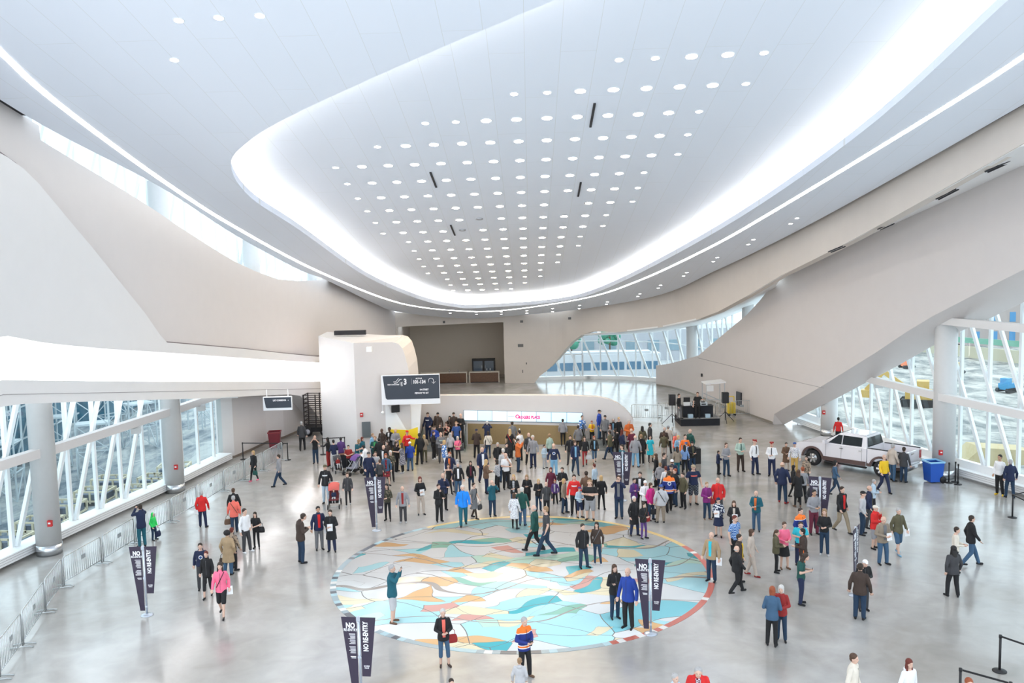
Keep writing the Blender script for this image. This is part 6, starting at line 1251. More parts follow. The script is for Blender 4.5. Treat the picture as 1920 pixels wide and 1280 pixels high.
# ---------------------------------------------------------------- floor medallion
def mosaic_mat():
    m = bpy.data.materials.new('terrazzo_mosaic'); m.use_nodes = True; nt = m.node_tree; L = nt.links; N = nt.nodes.new; b = nt.nodes['Principled BSDF']
    tc = N('ShaderNodeTexCoord')
    def warp(src, sc, amt, seed):
        mp = N('ShaderNodeMapping'); mp.inputs['Location'].default_value = (seed, seed*2, 0); L.new(src, mp.inputs[0])
        n = N('ShaderNodeTexNoise'); n.inputs['Scale'].default_value = sc; n.inputs['Detail'].default_value = .6; L.new(mp.outputs[0], n.inputs['Vector'])
        s = N('ShaderNodeVectorMath'); s.operation = 'SUBTRACT'; s.inputs[1].default_value = (.5, .5, .5); L.new(n.outputs['Color'], s.inputs[0])
        k = N('ShaderNodeVectorMath'); k.operation = 'SCALE'; k.inputs['Scale'].default_value = amt; L.new(s.outputs[0], k.inputs[0])
        a = N('ShaderNodeVectorMath'); a.operation = 'ADD'; L.new(src, a.inputs[0]); L.new(k.outputs[0], a.inputs[1]); return a.outputs[0]
    def layer(sc, amt, wsc, seed, stretch):
        w = warp(tc.outputs['Object'], wsc, amt, seed); mp = N('ShaderNodeMapping'); mp.inputs['Scale'].default_value = (1, stretch, 1); mp.inputs['Rotation'].default_value = (0, 0, seed); mp.inputs['Location'].default_value = (seed*3, seed, 0); L.new(w, mp.inputs[0])
        v = N('ShaderNodeTexVoronoi'); v.voronoi_dimensions = '2D'; v.inputs['Scale'].default_value = sc; L.new(mp.outputs[0], v.inputs['Vector'])
        e = N('ShaderNodeTexVoronoi'); e.voronoi_dimensions = '2D'; e.feature = 'DISTANCE_TO_EDGE'; e.inputs['Scale'].default_value = sc; L.new(mp.outputs[0], e.inputs['Vector'])
        s = N('ShaderNodeSeparateColor'); L.new(v.outputs['Color'], s.inputs[0]); return s.outputs, e.outputs['Distance']
    def ramp(stops):
        r = N('ShaderNodeValToRGB'); cr = r.color_ramp; cr.interpolation = 'CONSTANT'; cr.elements[0].position = 0; cr.elements[0].color = (*stops[0][1], 1); cr.elements[1].position = stops[1][0]; cr.elements[1].color = (*stops[1][1], 1)
        for q, c in stops[2:]: e = cr.elements.new(q); e.color = (*c, 1)
        return r
    WH, LB, AQ, PG, CRM, OR_, SA, TE, GR = (.76, .75, .74), (.46, .74, .78), (.26, .60, .66), (.56, .76, .62), (.82, .72, .50), (.78, .48, .24), (.72, .38, .32), (.10, .46, .50), (.30, .54, .42)
    (a, a2, _), ea = layer(.36, 3.2, .30, 1.3, 1.9)[0][:3], layer(.36, 3.2, .30, 1.3, 1.9)[1]
    (c, c2, _), ec = layer(.85, 2.2, .5, 4.1, 2.1)[0][:3], layer(.85, 2.2, .5, 4.1, 2.1)[1]
    r1 = ramp([(0, WH), (.42, LB), (.56, WH), (.72, AQ), (.82, PG), (.88, CRM), (.93, LB)]); L.new(a, r1.inputs[0])
    r2 = ramp([(0, OR_), (.12, CRM), (.30, LB), (.45, SA), (.55, WH), (.66, PG), (.76, TE), (.84, CRM), (.92, GR)]); L.new(c, r2.inputs[0])
    mk = N('ShaderNodeMath'); mk.operation = 'GREATER_THAN'; mk.inputs[1].default_value = .60; L.new(c2, mk.inputs[0])
    # more small shapes towards the middle
    ln = N('ShaderNodeVectorMath'); ln.operation = 'LENGTH'; L.new(tc.outputs['Object'], ln.inputs[0]); mr = N('ShaderNodeMapRange'); mr.inputs[1].default_value = .5; mr.inputs[2].default_value = 5; mr.inputs[3].default_value = .20; mr.inputs[4].default_value = .70; L.new(ln.outputs['Value'], mr.inputs[0]); L.new(mr.outputs[0], mk.inputs[1])
    mx = N('ShaderNodeMixRGB'); L.new(mk.outputs[0], mx.inputs[0]); L.new(r1.outputs[0], mx.inputs[1]); L.new(r2.outputs[0], mx.inputs[2]); out = mx.outputs[0]
    def line(src, d, wdt, col, gate=None):
        t = N('ShaderNodeMath'); t.operation = 'LESS_THAN'; t.inputs[1].default_value = wdt; L.new(d, t.inputs[0]); f = t.outputs[0]
        if gate is not None: g = N('ShaderNodeMath'); g.operation = 'MULTIPLY'; L.new(f, g.inputs[0]); L.new(gate, g.inputs[1]); f = g.outputs[0]
        q = N('ShaderNodeMixRGB'); q.inputs[2].default_value = (*col, 1); L.new(f, q.inputs[0]); L.new(src, q.inputs[1]); return q.outputs[0]
    out = line(out, ec, .010, (.30, .24, .20), mk.outputs[0]); out = line(out, ea, .008, (.22, .20, .18))
    w = warp(tc.outputs['Object'], .22, 5, 7.7); wv = N('ShaderNodeTexWave'); wv.wave_type = 'RINGS'; wv.inputs['Scale'].default_value = .13; L.new(w, wv.inputs['Vector'])
    bd = N('ShaderNodeMath'); bd.operation = 'GREATER_THAN'; bd.inputs[1].default_value = .9985; L.new(wv.outputs['Fac'], bd.inputs[0])
    q = N('ShaderNodeMixRGB'); q.inputs[2].default_value = (.40, .34, .30, 1); L.new(bd.outputs[0], q.inputs[0]); L.new(out, q.inputs[1]); out = q.outputs[0]
    L.new(out, b.inputs['Base Color']); b.inputs['Roughness'].default_value = .22; b.inputs['Specular IOR Level'].default_value = .5; MATS['terrazzo_mosaic'] = m; return m
MC = Vector((.169, 31.19, 0))
t = empty('floor_mosaic', MC, 0, 'large round inlaid floor mosaic of curving white, blue, green and orange shapes', 'mosaic')
mb = MB(); mb.lathe((0, 0, 0), [(6.64, .0), (6.64, .008)], 128); build(mb, 'inlay', mosaic_mat(), t)
mb = MB(); n = 180; cols = [mat('border_grey_blue', (.30, .38, .42), .3), mat('border_dark', (.10, .11, .13), .3), mat('border_red', (.50, .13, .10), .3), mat('border_white', (.75, .74, .72), .3), mat('border_yellow', (.68, .50, .22), .3), mat('border_sky', (.38, .55, .60), .3)]
random.seed(11)
for i in range(n):
    a0, a1 = 2*math.pi*i/n, 2*math.pi*(i+1)/n; am = math.degrees(a0) % 360
    if am < 20 or am > 290: mb.cm = 3 if random.random() < .2 else 2
    elif am < 125: mb.cm = 4
    elif am < 175: mb.cm = random.choice([0, 5, 1])
    else: mb.cm = random.choice([0, 0, 1, 5, 3])
    v = [(6.64, a0), (6.85, a0), (6.85, a1), (6.64, a1)]; mb.add([(r*math.cos(a), r*math.sin(a), .009) for r, a in v]+[(r*math.cos(a), r*math.sin(a), 0) for r, a in v], [(0, 1, 2, 3), (1, 5, 6, 2), (0, 4, 5, 1), (3, 2, 6, 7), (0, 3, 7, 4)])
build(mb, 'border', cols, t)
# ---------------------------------------------------------------- banner stands
M_BAN = mat('banner_plum_black', (.035, .025, .05), .6); M_POLE = mat('pole_silver', (.55, .60, .68), .3, .6)
def banner(top, rz, lab, side=0):
    P = gnd(top[0], top[1], 2.3); P.z = 0; P.y += side; t = empty('banner_stand', P, rz, lab, 'banner stand', 'no re-entry banner stands')
    mb = MB(); mb.lathe((0, 0, 0), [(.20, 0), (.20, .015), (.16, .03), (.05, .05), (.035, .06)], 28); build(mb, 'base', M_POLE, t)
    mb = MB(); mb.lathe((0, 0, .05), [(.032, 0), (.032, 2.27)], 14); mb.box((0, -.02, 2.25), (.10, .06, .10)); mb.box((0, -.02, 1.25), (.09, .05, .06)); mb.box((0, -.02, .3), (.07, .05, .06)); build(mb, 'pole', M_POLE, t)
    mb = MB(); mb.prism([(-.45, -.03, 2.30), (-.05, -.03, 2.30), (-.05, -.03, .16), (-.20, -.03, .16)], (0, 0, 0), (0, .012, 0)); l = build(mb, 'banner', M_BAN, t)
    mb = MB(); mb.prism([(.05, -.03, 2.30), (.45, -.03, 2.30), (.27, -.03, .74), (.05, -.03, .74)], (0, 0, 0), (0, .012, 0)); r = build(mb, 'banner', M_BAN, t)
    tx = lambda s, x, z, sz, rot=0, par=l, bo=.004, sx=.8: text(s, 'lettering', sz, M_TXT, par, (x, -.037, z), (math.pi/2, -rot, 0), 'CENTER', .003, bo, sx)
    tx('NO', -.21, 2.02, .19, bo=.008); tx('RE-ENTRY', -.21, 1.935, .10, bo=.002)
    mb = MB()
    for z0, k in ((1.86, 9), (1.52, 6)):
        for q in range(k): z = z0-q*.032; w = random.uniform(.13, .19)-.02*(q > 5); mb.box((-.09-w/2, -.037, z), (w, .004, .013))
    mb.box((-.16, -.037, 1.26), (.14, .004, .02)); mb.box((-.15, -.037, 1.225), (.12, .004, .014)); build(mb, 'lettering', M_TXT, l)
    text('NO RE-ENTRY', 'lettering', .185, M_TXT, r, (.24, -.037, 1.80), (math.pi/2, -math.pi/2, 0), 'CENTER', .003, .006, .66)
    tx('ROGERS', .18, 1.00, .05, par=r, bo=.001); tx('PLACE', .18, .95, .05, par=r, bo=.001); return t
banner((268, 1024), .0, 'dark no re-entry banner stand on the open floor by the left barricades')
banner((672, 1156), -.12, 'dark no re-entry banner stand nearest the camera, below the mosaic')
banner((703, 894), .10, 'dark no re-entry banner stand between the left crowd and the mosaic')
banner((1219, 1048), -.25, 'dark no re-entry banner stand at the lower right rim of the mosaic')
banner((1167, 847), -.12, 'dark no re-entry banner stand in the middle of the far crowd')
banner((1545, 899), -.45, 'dark no re-entry banner stand by the maroon trousers in the right crowd', .45)
banner((1604, 988), .98, 'no re-entry banner stand turned nearly edge-on in the right crowd')
# ---------------------------------------------------------------- crowd barricades
def barricade(L):
    t = empty('crowd_barrier', (0, 0, 0)); mb = MB(); r = .12; h = 1.08
    pts = [(-L/2+.03, 0, .04), (-L/2+.03, 0, h-r), (-L/2+.03+r*.3, 0, h-r*.3), (-L/2+.03+r, 0, h), (L/2-.03-r, 0, h), (L/2-.03-r*.3, 0, h-r*.3), (L/2-.03, 0, h-r), (L/2-.03, 0, .04)]
    mb.tube(pts, .021, 6); mb.tube([(-L/2+.03, 0, .18), (L/2-.03, 0, .18)], .018, 6); build(mb, 'frame', M_GALV, t)
    mb = MB(); n = int(L/.125)
    for k in range(1, n): x = -L/2+L*k/n; mb.tube([(x, 0, .18), (x, 0, h)], .008, 5)
    build(mb, 'bars', M_GALV, t)
    for s in (-1, 1):
        mb = MB(); mb.tube([(s*(L/2-.10), -.32, .02), (s*(L/2-.10), -.2, .05), (s*(L/2-.10), .2, .05), (s*(L/2-.10), .32, .02)], .020, 6); build(mb, 'foot', M_GALV, t)
    mb = MB(); mb.box((0, -.02, .72), (.26, .01, .16)); build(mb, 'plate', mat('plate_grey', (.30, .33, .35), .5), t); return t
def place_bar(a, b, lab, grp):
    a, b = gnd(*a), gnd(*b); d = b-a; t = barricade(max(.8, d.length-.06)); t.location = (a+b)/2; t.rotation_euler.z = math.atan2(d.y, d.x); tag(t, lab, 'crowd barrier', grp)
ND = [(-28, 1330), (0, 1273), (44, 1212), (86, 1148), (119, 1101), (193, 1056), (254, 1018), (322, 979), (370, 952), (420, 921), (459, 901), (495, 883), (531, 862)]
WH_ = ['at the bottom left corner of the picture', 'second from the bottom left corner', 'third from the bottom left corner, by the bend', 'at the bend level with the nearer left column', 'just past the bend, beside the nearer left column', 'behind the person photographing the ceiling', 'beside the child in bright green', 'to the left of the red jacket and leaflet', 'in front of the second left column', 'just beyond the second left column', 'beside the blond walker in black', 'last of the left row, touching the red bin']
for i in range(12): place_bar(ND[i], ND[i+1], 'steel crowd barrier '+WH_[i], 'steel crowd barriers along the left windows')
for a, b, lab in [((1182, 787), (1243, 788), 'steel crowd barrier left of the stage, nearer the parapet'), ((1232, 783), (1268, 785), 'steel crowd barrier left of the stage, nearer the speaker'), ((1340, 782), (1372, 781), 'steel crowd barrier just right of the stage'), ((1373, 780), (1409, 779), 'steel crowd barrier at the far right of the stage by the wall')]: place_bar(a, b, lab, 'steel crowd barriers beside the stage')
# ---------------------------------------------------------------- belt posts
def post(P, lab, grp='black belt posts'):
    t = empty('belt_post', P, 0, lab, 'belt post', grp); mb = MB(); mb.lathe((0, 0, 0), [(.18, 0), (.18, .02), (.06, .045), (.03, .05)], 24); build(mb, 'base', M_BLACK, t)
    mb = MB(); mb.lathe((0, 0, .04), [(.032, 0), (.032, .90)], 12); build(mb, 'pole', M_BLACK, t); mb = MB(); mb.lathe((0, 0, .93), [(.04, 0), (.04, .08)], 12); build(mb, 'head', M_BLACK, t); return t
def belt(A, B, lab):
    A, B = Vector(A), Vector(B); a, b = A+Vector((0, 0, .97)), B+Vector((0, 0, .97)); d = (b-a).normalized(); mb = MB(); mb.bar(a+d*.045, b-d*.045, .008, .05); tag(build(mb, 'barrier_belt', M_BLACK), lab, 'belt', 'black barrier belts')
A, B = gnd(456, 861), gnd(540, 862); post(A, 'black belt post at the left end of the side hall barrier'); post(B, 'black belt post at the right end of the side hall barrier'); belt(A, B, 'black belt stretched across the side hall before the red bin')
A, B = gnd(606, 852), gnd(647, 850); post(A, 'black belt post behind the black t-shirt photographer by the block'); post(B, 'black belt post behind the small table'); belt(A, B, 'black belt behind the people at the small table')
post(gnd(1779, 905), 'black belt post beside the blue bin, left of three'); post(gnd(1791, 903.5), 'black belt post beside the blue bin, rear of three'); post(gnd(1796, 908), 'black belt post beside the blue bin, front of three')
A = gnd(1898, 970); post(A, 'black belt post standing alone near the right edge'); B = gnd(1975, 1010); C2 = gnd(1985, 948); post(B, 'black belt post outside the right edge, nearer'); post(C2, 'black belt post outside the right edge, farther'); belt(A, B, 'black belt running down out of the right edge'); belt(A, C2, 'black belt running up out of the right edge')
A = gnd(1874, 1258); B = gnd(1960, 1290); post(A, 'black belt post with a wide base at the lower right corner'); post(B, 'black belt post just outside the lower right corner'); belt(A, B, 'black belt leaving the lower right corner post')
A = gnd(1801, 1255, .97); A.z = 0; B = gnd(1895, 1281, .97); B.z = 0; post(A, 'black belt post cut off by the bottom edge of the picture'); post(B, 'black belt post below the bottom edge of the picture'); belt(A, B, 'black belt crossing the bottom edge before the red brown hair')
# ---------------------------------------------------------------- bins, cases, table
def bin_(P, rz, m, liner, lab):
    t = empty('wheeled_bin', P, rz, lab, 'bin'); t.scale = (.86, .86, 1.0); mb = MB(); mb.add([(-.34, -.36, .06), (.34, -.36, .06), (.34, .34, .06), (-.34, .34, .06), (-.42, -.44, 1.02), (.42, -.44, 1.02), (.42, .42, 1.02), (-.42, .42, 1.02)], [(0, 1, 2, 3), (0, 1, 5, 4), (1, 2, 6, 5), (2, 3, 7, 6), (3, 0, 4, 7)]); build(mb, 'body', m, t)
    mb = MB()
    for a, b in (((-.43, -.45), (.43, -.45)), ((.43, -.45), (.43, .43)), ((.43, .43), (-.43, .43)), ((-.43, .43), (-.43, -.45))): mb.bar((*a, 1.03), (*b, 1.03), .06, .07)
    build(mb, 'rim', liner, t)
    for s in (-1, 1): mb = MB(); mb.lathe((.36, s*.40, .17), [(.17, -.04), (.17, .04)], 20, 'y'); build(mb, 'wheel', M_BLACK, t)
    mb = MB(); mb.box((0, -.02, .9), (.78, .8, .02)); build(mb, 'liner', mat('liner_dark', (.05, .08, .12), .4), t); return t
bin_(gnd(1749, 903), .1, mat('bin_blue', (.02, .10, .48), .4), mat('bin_rim_blue', (.30, .60, .85), .4), 'blue wheeled bin by the large right column')
bin_(gnd(516, 840), .15, mat('bin_dark_red', (.16, .01, .02), .35), mat('bin_rim_red', (.24, .02, .03), .35), 'dark red wheeled bin at the mouth of the side hall')
M_CLOTH = mat('black_drape', (.012, .014, .02), .85)
t = empty('skirted_table', gnd(655, 874), .1, 'small table with a black skirt behind the strollers', 'table'); mb = MB(); mb.box((0, 0, .365), (1.0, .6, .73)); build(mb, 'table_skirt', M_CLOTH, t); mb = MB(); mb.box((0, 0, .74), (1.04, .64, .03)); build(mb, 'tabletop', mat('top_brown', (.20, .10, .06), .5), t)
t = empty('equipment_case', gnd(1306, 868), .05, 'tall black case standing behind the black cap on the right', 'case'); mb = MB(); mb.box((0, 0, .42), (.38, .4, .84)); build(mb, 'case', M_BLACK, t); mb = MB(); mb.bar((-.1, 0, .84), (-.1, 0, .95), .02); mb.bar((.1, 0, .84), (.1, 0, .95), .02); mb.bar((-.1, 0, .95), (.1, 0, .95), .03); build(mb, 'handle', M_GALV, t)
# ---------------------------------------------------------------- strollers
def stroller(P, rz, mc, ms, lab, k=1.0):
    t = empty('stroller', P, rz, lab, 'stroller'); t.scale = (k, k, k); fr = M_GALV
    mb = MB()
    for s in (-1, 1): mb.tube([(s*.24, -.42, .12), (s*.24, .05, .55), (s*.24, .45, 1.02)], .016, 6); mb.tube([(s*.26, .38, .13), (s*.24, .05, .55), (s*.22, -.1, .75)], .014, 6)
    mb.tube([(-.24, .45, 1.02), (.24, .45, 1.02)], .02, 6); mb.tube([(-.26, .38, .13), (.26, .38, .13)], .012, 6); mb.tube([(-.24, -.42, .12), (.24, -.42, .12)], .012, 6); build(mb, 'frame', fr, t)
    mb = MB(); mb.prism([(-.21, -.28, .42), (-.21, .08, .38), (-.21, .32, .86), (-.21, .38, .84), (-.21, .14, .32), (-.21, -.28, .36)], (0, 0, 0), (.42, 0, 0)); build(mb, 'seat', ms, t)
    vs = []; mb = MB(); mb.smooth = True; n = 8
    for i in range(n+1):
        a = R(10+115*i/n)
        for j in range(7): x = -.24+.48*j/6; vs.append((x, .12-.34*math.cos(a)*.9+.18, .70+.36*math.sin(a)*(1-.25*(x/.24)**2)))
    mb.add(vs, [(i*7+j, i*7+j+1, i*7+j+8, i*7+j+7) for i in range(n) for j in range(6)]); mb.add([(x, y, z-.012) for x, y, z in vs], [(i*7+j, i*7+j+1, i*7+j+8, i*7+j+7) for i in range(n) for j in range(6)]); build(mb, 'canopy', mc, t)
    mb = MB(); mb.prism([(-.2, -.15, .2), (-.2, .3, .2), (-.2, .33, .32), (-.2, -.18, .32)], (0, 0, 0), (.4, 0, 0)); build(mb, 'basket', M_BLACK, t)
    for x, y, r in ((-.27, .38, .14), (.27, .38, .14), (-.25, -.42, .11), (.25, -.42, .11)): mb = MB(); mb.lathe((x, y, r), [(r*.6, -.025), (r, -.018), (r, .018), (r*.6, .025)], 18, 'x'); build(mb, 'wheel', M_BLACK, t)
    return t
def baby(S, col, hr, lab):
    t = empty('person', S.location+Vector((0, 0, 0)), S.rotation_euler.z, 'person in '+lab, 'person'); k = .46; t.scale = (k, k, k); v = Vector((0, -.02, .03)); v.rotate(Matrix.Rotation(t.rotation_euler.z, 3, 'Z')); t.location += v
    put(getm('body', 'body', 'sit'), 'body', SKIN[0], t, (M_EYE, M_LIP)); put(getm('top', 'shirt', 'sit'), 'shirt', cm(col), t); put(getm('hair', 'short', 'sit'), 'hair', cm(hr), t)
    mb = MB(); loft(mb, [(0, .012, .86, .17, .13), (0, .012, .96, .175, .13), (0, .012, 1.03, .15, .11)]); legs(mb, POSES['sit'], .025); me = skin_mesh(mb, 'trousers', .016, 3); me.materials.append(M_BLACK); put(me, 'trousers', cm('lgrey'), t)
s1 = stroller(gnd(627, 950), .12, mat('canopy_coral', (.62, .12, .10), .7), mat('seat_maroon', (.14, .015, .02), .7), 'coral and dark red stroller pushed by the olive cap', 1.05); baby(s1, 'navy', 'hsand', 'navy top sitting in the coral stroller, a baby')
s2 = stroller(gnd(662, 889), -.7, mat('canopy_purple', (.16, .07, .28), .7), mat('seat_grey', (.30, .30, .36), .7), 'pale grey stroller with a purple canopy beside the skirted table', 1.0)
s3 = stroller(gnd(634, 885), .4, mat('canopy_dark', (.04, .04, .05), .7), mat('seat_dark', (.03, .03, .035), .7), 'small dark stroller behind the olive cap', .85); baby(s3, 'dkred', 'hdark', 'dark red top sitting in the small dark stroller, a baby')
# ---------------------------------------------------------------- pickup truck
M_TW = mat('pickup_white', (.78, .76, .80), .18, spec=.6, coat=.6); M_TBR = mat('pickup_brown', (.13, .085, .08), .35, .3); M_TG = mat('pickup_glass', (.008, .015, .02), .06, spec=.45); M_CHR = mat('chrome', (.75, .75, .77), .12, 1); M_TYR = mat('tyre', (.018, .018, .02), .8); M_TAIL = mat('tail_lamp', (.45, .01, .02), .25)
T = empty('pickup_truck', (17.86, 45.42, 0), math.atan2(.749, -.663), 'white crew cab pickup truck with brown lower trim parked by the right windows', 'pickup truck')
def arc(cx, cz, r, a0, a1, n=9): return [(cx+r*math.cos(R(a0+(a1-a0)*i/n)), cz+r*math.sin(R(a0+(a1-a0)*i/n))) for i in range(n+1)]
WX = 1.87
fr_ = [(-1.08, .50)]+[(WX-.56, .50)]+arc(WX, .42, .55, 172, 8)+[(WX+.57, .50), (2.80, .50), (2.88, .62), (2.90, .95), (2.84, 1.10), (2.55, 1.20), (1.45, 1.30), (-1.08, 1.34)]
mb = MB(); mb.prism([(x, -.98, z) for x, z in fr_], (0, 0, 0), (0, 1.96, 0)); build(mb, 'body', M_TW, T)
mb = MB()
b0 = [(1.42, .90, 1.29), (-1.08, .92, 1.33), (-.98, .74, 1.90), (.42, .72, 1.92)]
vs = [(x, y, z) for x, y, z in b0]+[(x, -y, z) for x, y, z in b0]; mb.add(vs, [(0, 1, 2, 3), (4, 7, 6, 5), (0, 3, 7, 4), (1, 5, 6, 2), (3, 2, 6, 7), (0, 4, 5, 1)]); mb.box((-.28, 0, 1.935), (1.2, 1.3, .05)); build(mb, 'cab_roof', M_TW, T)
def on_side(x, z, s, e=.012):
    t_ = (z-1.30)/.61; y = .91-.18*t_+e; return (x, s*y, z)
for s in (1, -1):
    mb = MB(); mb.prism([on_side(1.02, 1.36, s), on_side(.30, 1.36, s), on_side(.30, 1.82, s), on_side(.50, 1.82, s)], (0, 0, 0), (0, s*.012, 0)); build(mb, 'side_window', M_TG, T)
    mb = MB(); mb.prism([on_side(.24, 1.36, s), on_side(-.80, 1.38, s), on_side(-.78, 1.82, s), on_side(.24, 1.82, s)], (0, 0, 0), (0, s*.012, 0)); build(mb, 'side_window', M_TG, T)
    d = MB(); lo = [(-1.06, .42), (WX-.60, .42), (WX-.60, .62), (-1.06, .66)]; d.prism([(x, s*.985, z) for x, z in lo], (0, 0, 0), (0, s*.03, 0)); build(d, 'rocker_trim', M_TBR, T)
    for cx in (WX, -WX):
        o_ = arc(cx, .42, .64, 176, 4, 12); i_ = arc(cx, .42, .53, 4, 176, 12); d = MB(); pl = o_+i_; n = len(o_)
        for q in range(n-1):
            a, b, c, e = o_[q], o_[q+1], i_[n-2-q], i_[n-1-q]; d.prism([(a[0], s*.98, a[1]), (b[0], s*.98, b[1]), (c[0], s*.98, c[1]), (e[0], s*.98, e[1])], (0, 0, 0), (0, s*.05, 0))
        build(d, 'arch_trim', M_TBR, T)
    d = MB(); d.prism([(-1.12, s*.985, .62), (-WX+.62, s*.985, .60), (-WX+.62, s*.985, .46), (-1.12, s*.985, .46)], (0, 0, 0), (0, s*.03, 0)); d.prism([(-WX-.62, s*.985, .46), (-2.92, s*.985, .50), (-2.92, s*.985, .64), (-WX-.62, s*.985, .60)], (0, 0, 0), (0, s*.03, 0)); build(d, 'bed_trim', M_TBR, T)
    d = MB(); d.bar((1.15, s*1.0, .36), (-1.1, s*1.0, .36), .16, .06); build(d, 'running_board', M_BLACK, T)
    d = MB(); d.box((1.12, s*1.10, 1.42), (.14, .24, .20)); d.bar((1.12, s*.95, 1.38), (1.12, s*1.05, 1.40), .05); build(d, 'mirror', M_TW, T)
    for x in (.36, -.66): d = MB(); d.bar((x, s*1.0, 1.17), (x-.2, s*1.0, 1.17), .03, .035); build(d, 'door_handle', M_CHR, T)
    for x in (1.12, .27, -.84): d = MB(); d.bar((x, s*.983, .66), (x, s*.983, 1.30), .006, .012); build(d, 'door_seam', M_DARK, T)
    d = MB(); d.box((2.80, s*.80, 1.0), (.18, .30, .18)); build(d, 'headlamp', mat('lamp_glass', (.55, .58, .6), .1), T)
    d = MB(); d.box((-2.93, s*.90, 1.06), (.12, .20, .40)); build(d, 'tail_lamp', M_TAIL, T)
    o_ = [(-1.14, .50), (-WX+.57, .50)]+arc(-WX, .42, .55, 8, 172)+[(-WX-.57, .50), (-2.94, .55), (-2.96, 1.36), (-1.14, 1.36)]
    d = MB(); d.prism([(x, s*.98, z) for x, z in o_], (0, 0, 0), (0, -s*.12, 0)); build(d, 'bed_side', M_TW, T)
    d = MB(); d.bar((-1.14, s*.92, 1.375), (-2.96, s*.92, 1.375), .13, .03); build(d, 'bed_rail', M_DARK, T)
    for cx in (WX, -WX):
        w = MB(); w.lathe((cx, s*.86, .42), [(.26, -.13), (.38, -.13), (.42, -.08), (.42, .08), (.38, .13), (.26, .13)], 32, 'y', cap=False); wl = build(w, 'wheel', M_TYR, T)
        w = MB(); w.lathe((cx, s*.90, .42), [(.27, -.08), (.27, .06)], 28, 'y'); build(w, 'rim', M_GALV, wl)
        w = MB()
        for q in range(6): a = math.pi*q/3; w.bar((cx+.05*math.cos(a), s*.975, .42+.05*math.sin(a)), (cx+.26*math.cos(a), s*.975, .42+.26*math.sin(a)), .03, .085)
        w.lathe((cx, s*.97, .42), [(.075, -.03), (.075, .03)], 16, 'y'); build(w, 'spokes', M_CHR, wl)
d = MB(); d.prism([(1.36, -.78, 1.33), (1.36, .78, 1.33), (.50, .66, 1.86), (.50, -.66, 1.86)], (.03, 0, .02), (.015, 0, .01)); build(d, 'windscreen', M_TG, T)
d = MB(); d.prism([(-1.09, -.80, 1.40), (-1.09, .80, 1.40), (-1.01, .68, 1.84), (-1.01, -.68, 1.84)], (0, 0, 0), (-.02, 0, 0)); build(d, 'rear_window', M_TG, T)
d = MB(); d.box((-2.03, 0, .74), (1.8, 1.74, .06)); build(d, 'bed_floor', M_TW, T)
d = MB(); d.box((-2.93, 0, .98), (.09, 1.62, .66)); build(d, 'tailgate', M_TW, T); d = MB(); d.box((-2.985, 0, 1.20), (.03, .3, .08)); build(d, 'tailgate_handle', M_CHR, T)
d = MB(); d.box((-3.05, 0, .55), (.18, 1.9, .18)); build(d, 'rear_bumper', M_CHR, T); d = MB(); d.box((2.92, 0, .60), (.14, 1.96, .24)); build(d, 'front_bumper', M_TBR, T)
d = MB(); d.box((2.89, 0, .92), (.06, 1.2, .34)); gr = build(d, 'grille', M_CHR, T)
d = MB(); d.box((0, 0, .48), (5.4, 1.3, .16)); build(d, 'chassis', M_BLACK, T)
# ---------------------------------------------------------------- stage with record player table
def SP(x, y, Y): return atY(x, y, Y)
A, B = gnd(1277, 799), gnd(1352, 799); cx = (A.x+B.x)/2; w = B.x-A.x
t = empty('stage_platform', (cx, A.y+1.15, 0), 0, 'low stage platform with a black skirt in front of the right wall', 'stage'); mb = MB(); mb.box((0, 0, .24), (w, 2.3, .48)); build(mb, 'stage_skirt', M_CLOTH, t); mb = MB(); mb.box((0, 0, .49), (w+.06, 2.36, .03)); build(mb, 'deck', mat('deck_grey', (.22, .22, .22), .5), t)
Yt = A.y+.45; L_, R2 = SP(1281, 780, Yt), SP(1337, 780, Yt); cx2 = (L_.x+R2.x)/2; w2 = R2.x-L_.x
t = empty('mixing_table', (cx2, Yt+.35, .505), 0, 'long table with a black cloth on the stage', 'table'); mb = MB(); mb.box((0, 0, .375), (w2, .7, .75)); build(mb, 'table_cloth', M_CLOTH, t); mb = MB(); mb.box((0, 0, .76), (w2+.05, .75, .03)); build(mb, 'tabletop', M_BLACK, t)
for x, lab in ((-.22, 'silver turntable case on the stage table, left of two'), (.38, 'silver turntable case on the stage table, right of two')):
    o = empty('turntable_case', (cx2+x, Yt+.25, 1.285), 0, lab, 'turntable'); mb = MB(); mb.box((0, 0, .10), (.52, .42, .20)); build(mb, 'case', M_GALV, o); mb = MB(); mb.lathe((0, 0, .20), [(.15, 0), (.15, .03)], 20); build(mb, 'platter', M_BLACK, o); mb = MB(); mb.box((0, -.215, .09), (.3, .01, .08)); build(mb, 'front_plate', M_BLACK, o)
o = empty('laptop', (cx2-.72, Yt+.25, 1.285), 0, 'open black laptop on a white stand at the left of the stage table', 'laptop'); mb = MB(); mb.box((0, 0, .12), (.42, .34, .24)); build(mb, 'stand', M_WHITE, o); mb = MB(); mb.box((0, -.05, .40), (.44, .02, .30)); mb.box((0, .05, .25), (.44, .3, .02)); build(mb, 'screen_lid', M_BLACK, o)
for x, lab in ((-.55, 'pale box under the left of the stage table'), (.60, 'blue and white box at the right foot of the stage table')):
    mb = MB(); mb.box((0, 0, .12), (.32, .25, .24)); tag(build(mb, 'small_box', mat('box_pale_blue', (.45, .60, .72), .6), loc=(cx2+x, Yt-.16, .505)), lab, 'box')
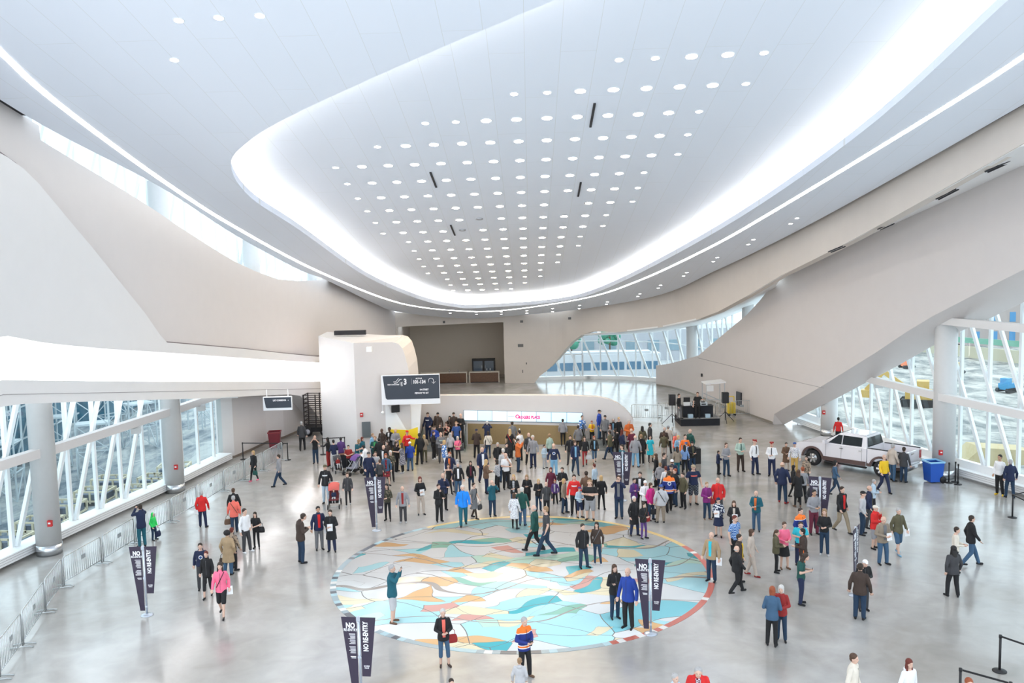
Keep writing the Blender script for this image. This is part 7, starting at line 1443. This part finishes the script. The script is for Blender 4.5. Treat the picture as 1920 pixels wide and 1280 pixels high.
def pa(P, lab, z=1.35):
    t = empty('loudspeaker', P, 0, lab, 'loudspeaker'); mb = MB(); mb.bar((0, 0, .15), (0, 0, z), .04)
    build(mb, 'stand_pole', M_BLACK, t)
    for k in range(3): a = k*2.09+.5; mb = MB(); mb.bar((0, 0, .75), (.75*math.cos(a), .55*math.sin(a), .02), .035); build(mb, 'stand_leg', M_BLACK, t)
    mb = MB(); mb.box((0, 0, z+.35), (.42, .38, .72)); build(mb, 'cabinet', M_BLACK, t); mb = MB(); mb.box((0, -.195, z+.35), (.36, .01, .64)); build(mb, 'grille_cloth', M_DARK, t)
P = SP(1274, 750, A.y+.6); pa((P.x-.5, A.y+.6, 0), 'black loudspeaker on a tripod at the left of the stage'); P = SP(1352, 750, A.y+1.0); pa((P.x+.28, A.y+1.0, 0), 'black loudspeaker on a tripod at the right of the stage')
P = SP(1338, 716, 62.2); t = empty('kiosk_canopy', (P.x, 62.3, 0), .1, 'small white roofed kiosk frame behind the stage', 'kiosk'); hz = P.z
mb = MB(); mb.prism([(-.7, -.55, hz-.12), (.75, -.55, hz-.02), (.75, .55, hz+.02), (-.7, .55, hz-.08)], (0, 0, 0), (0, 0, .08)); build(mb, 'canopy', M_WHITE, t); mb = MB(); mb.box((-.42, -.56, hz-.38), (.5, .03, .42)); build(mb, 'signboard', M_WHITE, t)
for x in (-.65, .65):
    for y in (-.5, .5): mb = MB(); mb.bar((x, y, 0), (x, y, hz-.05), .05); build(mb, 'post', M_GALV, t)
mb = MB(); mb.bar((-.65, -.5, 1.1), (.65, -.5, 1.1), .04); mb.bar((-.9, -.5, 1.6), (.5, -.5, .95), .06); build(mb, 'rail', M_GALV, t)
t = empty('utility_cart', (SP(1355, 760, 61.9).x+.5, 61.5, 0), 0, 'yellow cart standing behind the right loudspeaker', 'cart'); mb = MB(); mb.box((0, 0, .55), (.5, .5, .75)); mb.bar((-.2, 0, .9), (-.2, 0, 1.35), .05); mb.bar((.2, 0, .9), (.2, 0, 1.35), .05); mb.bar((-.2, 0, 1.35), (.2, 0, 1.35), .05); build(mb, 'body', M_YEL, t)
for x in (-.2, .2): mb = MB(); mb.lathe((x, -.2, .1), [(.1, -.03), (.1, .03)], 14, 'y'); build(mb, 'wheel', M_BLACK, t)
t = empty('easel_stand', gnd(975, 848), 0, 'thin white post stand before the bronze panel', 'stand'); mb = MB(); mb.lathe((0, 0, 0), [(.12, 0), (.12, .02)], 16); build(mb, 'base', M_WHITE, t); mb = MB(); mb.bar((0, 0, .02), (0, 0, 1.35), .025); mb.box((0, 0, 1.38), (.06, .06, .1)); build(mb, 'post', M_WHITE, t)
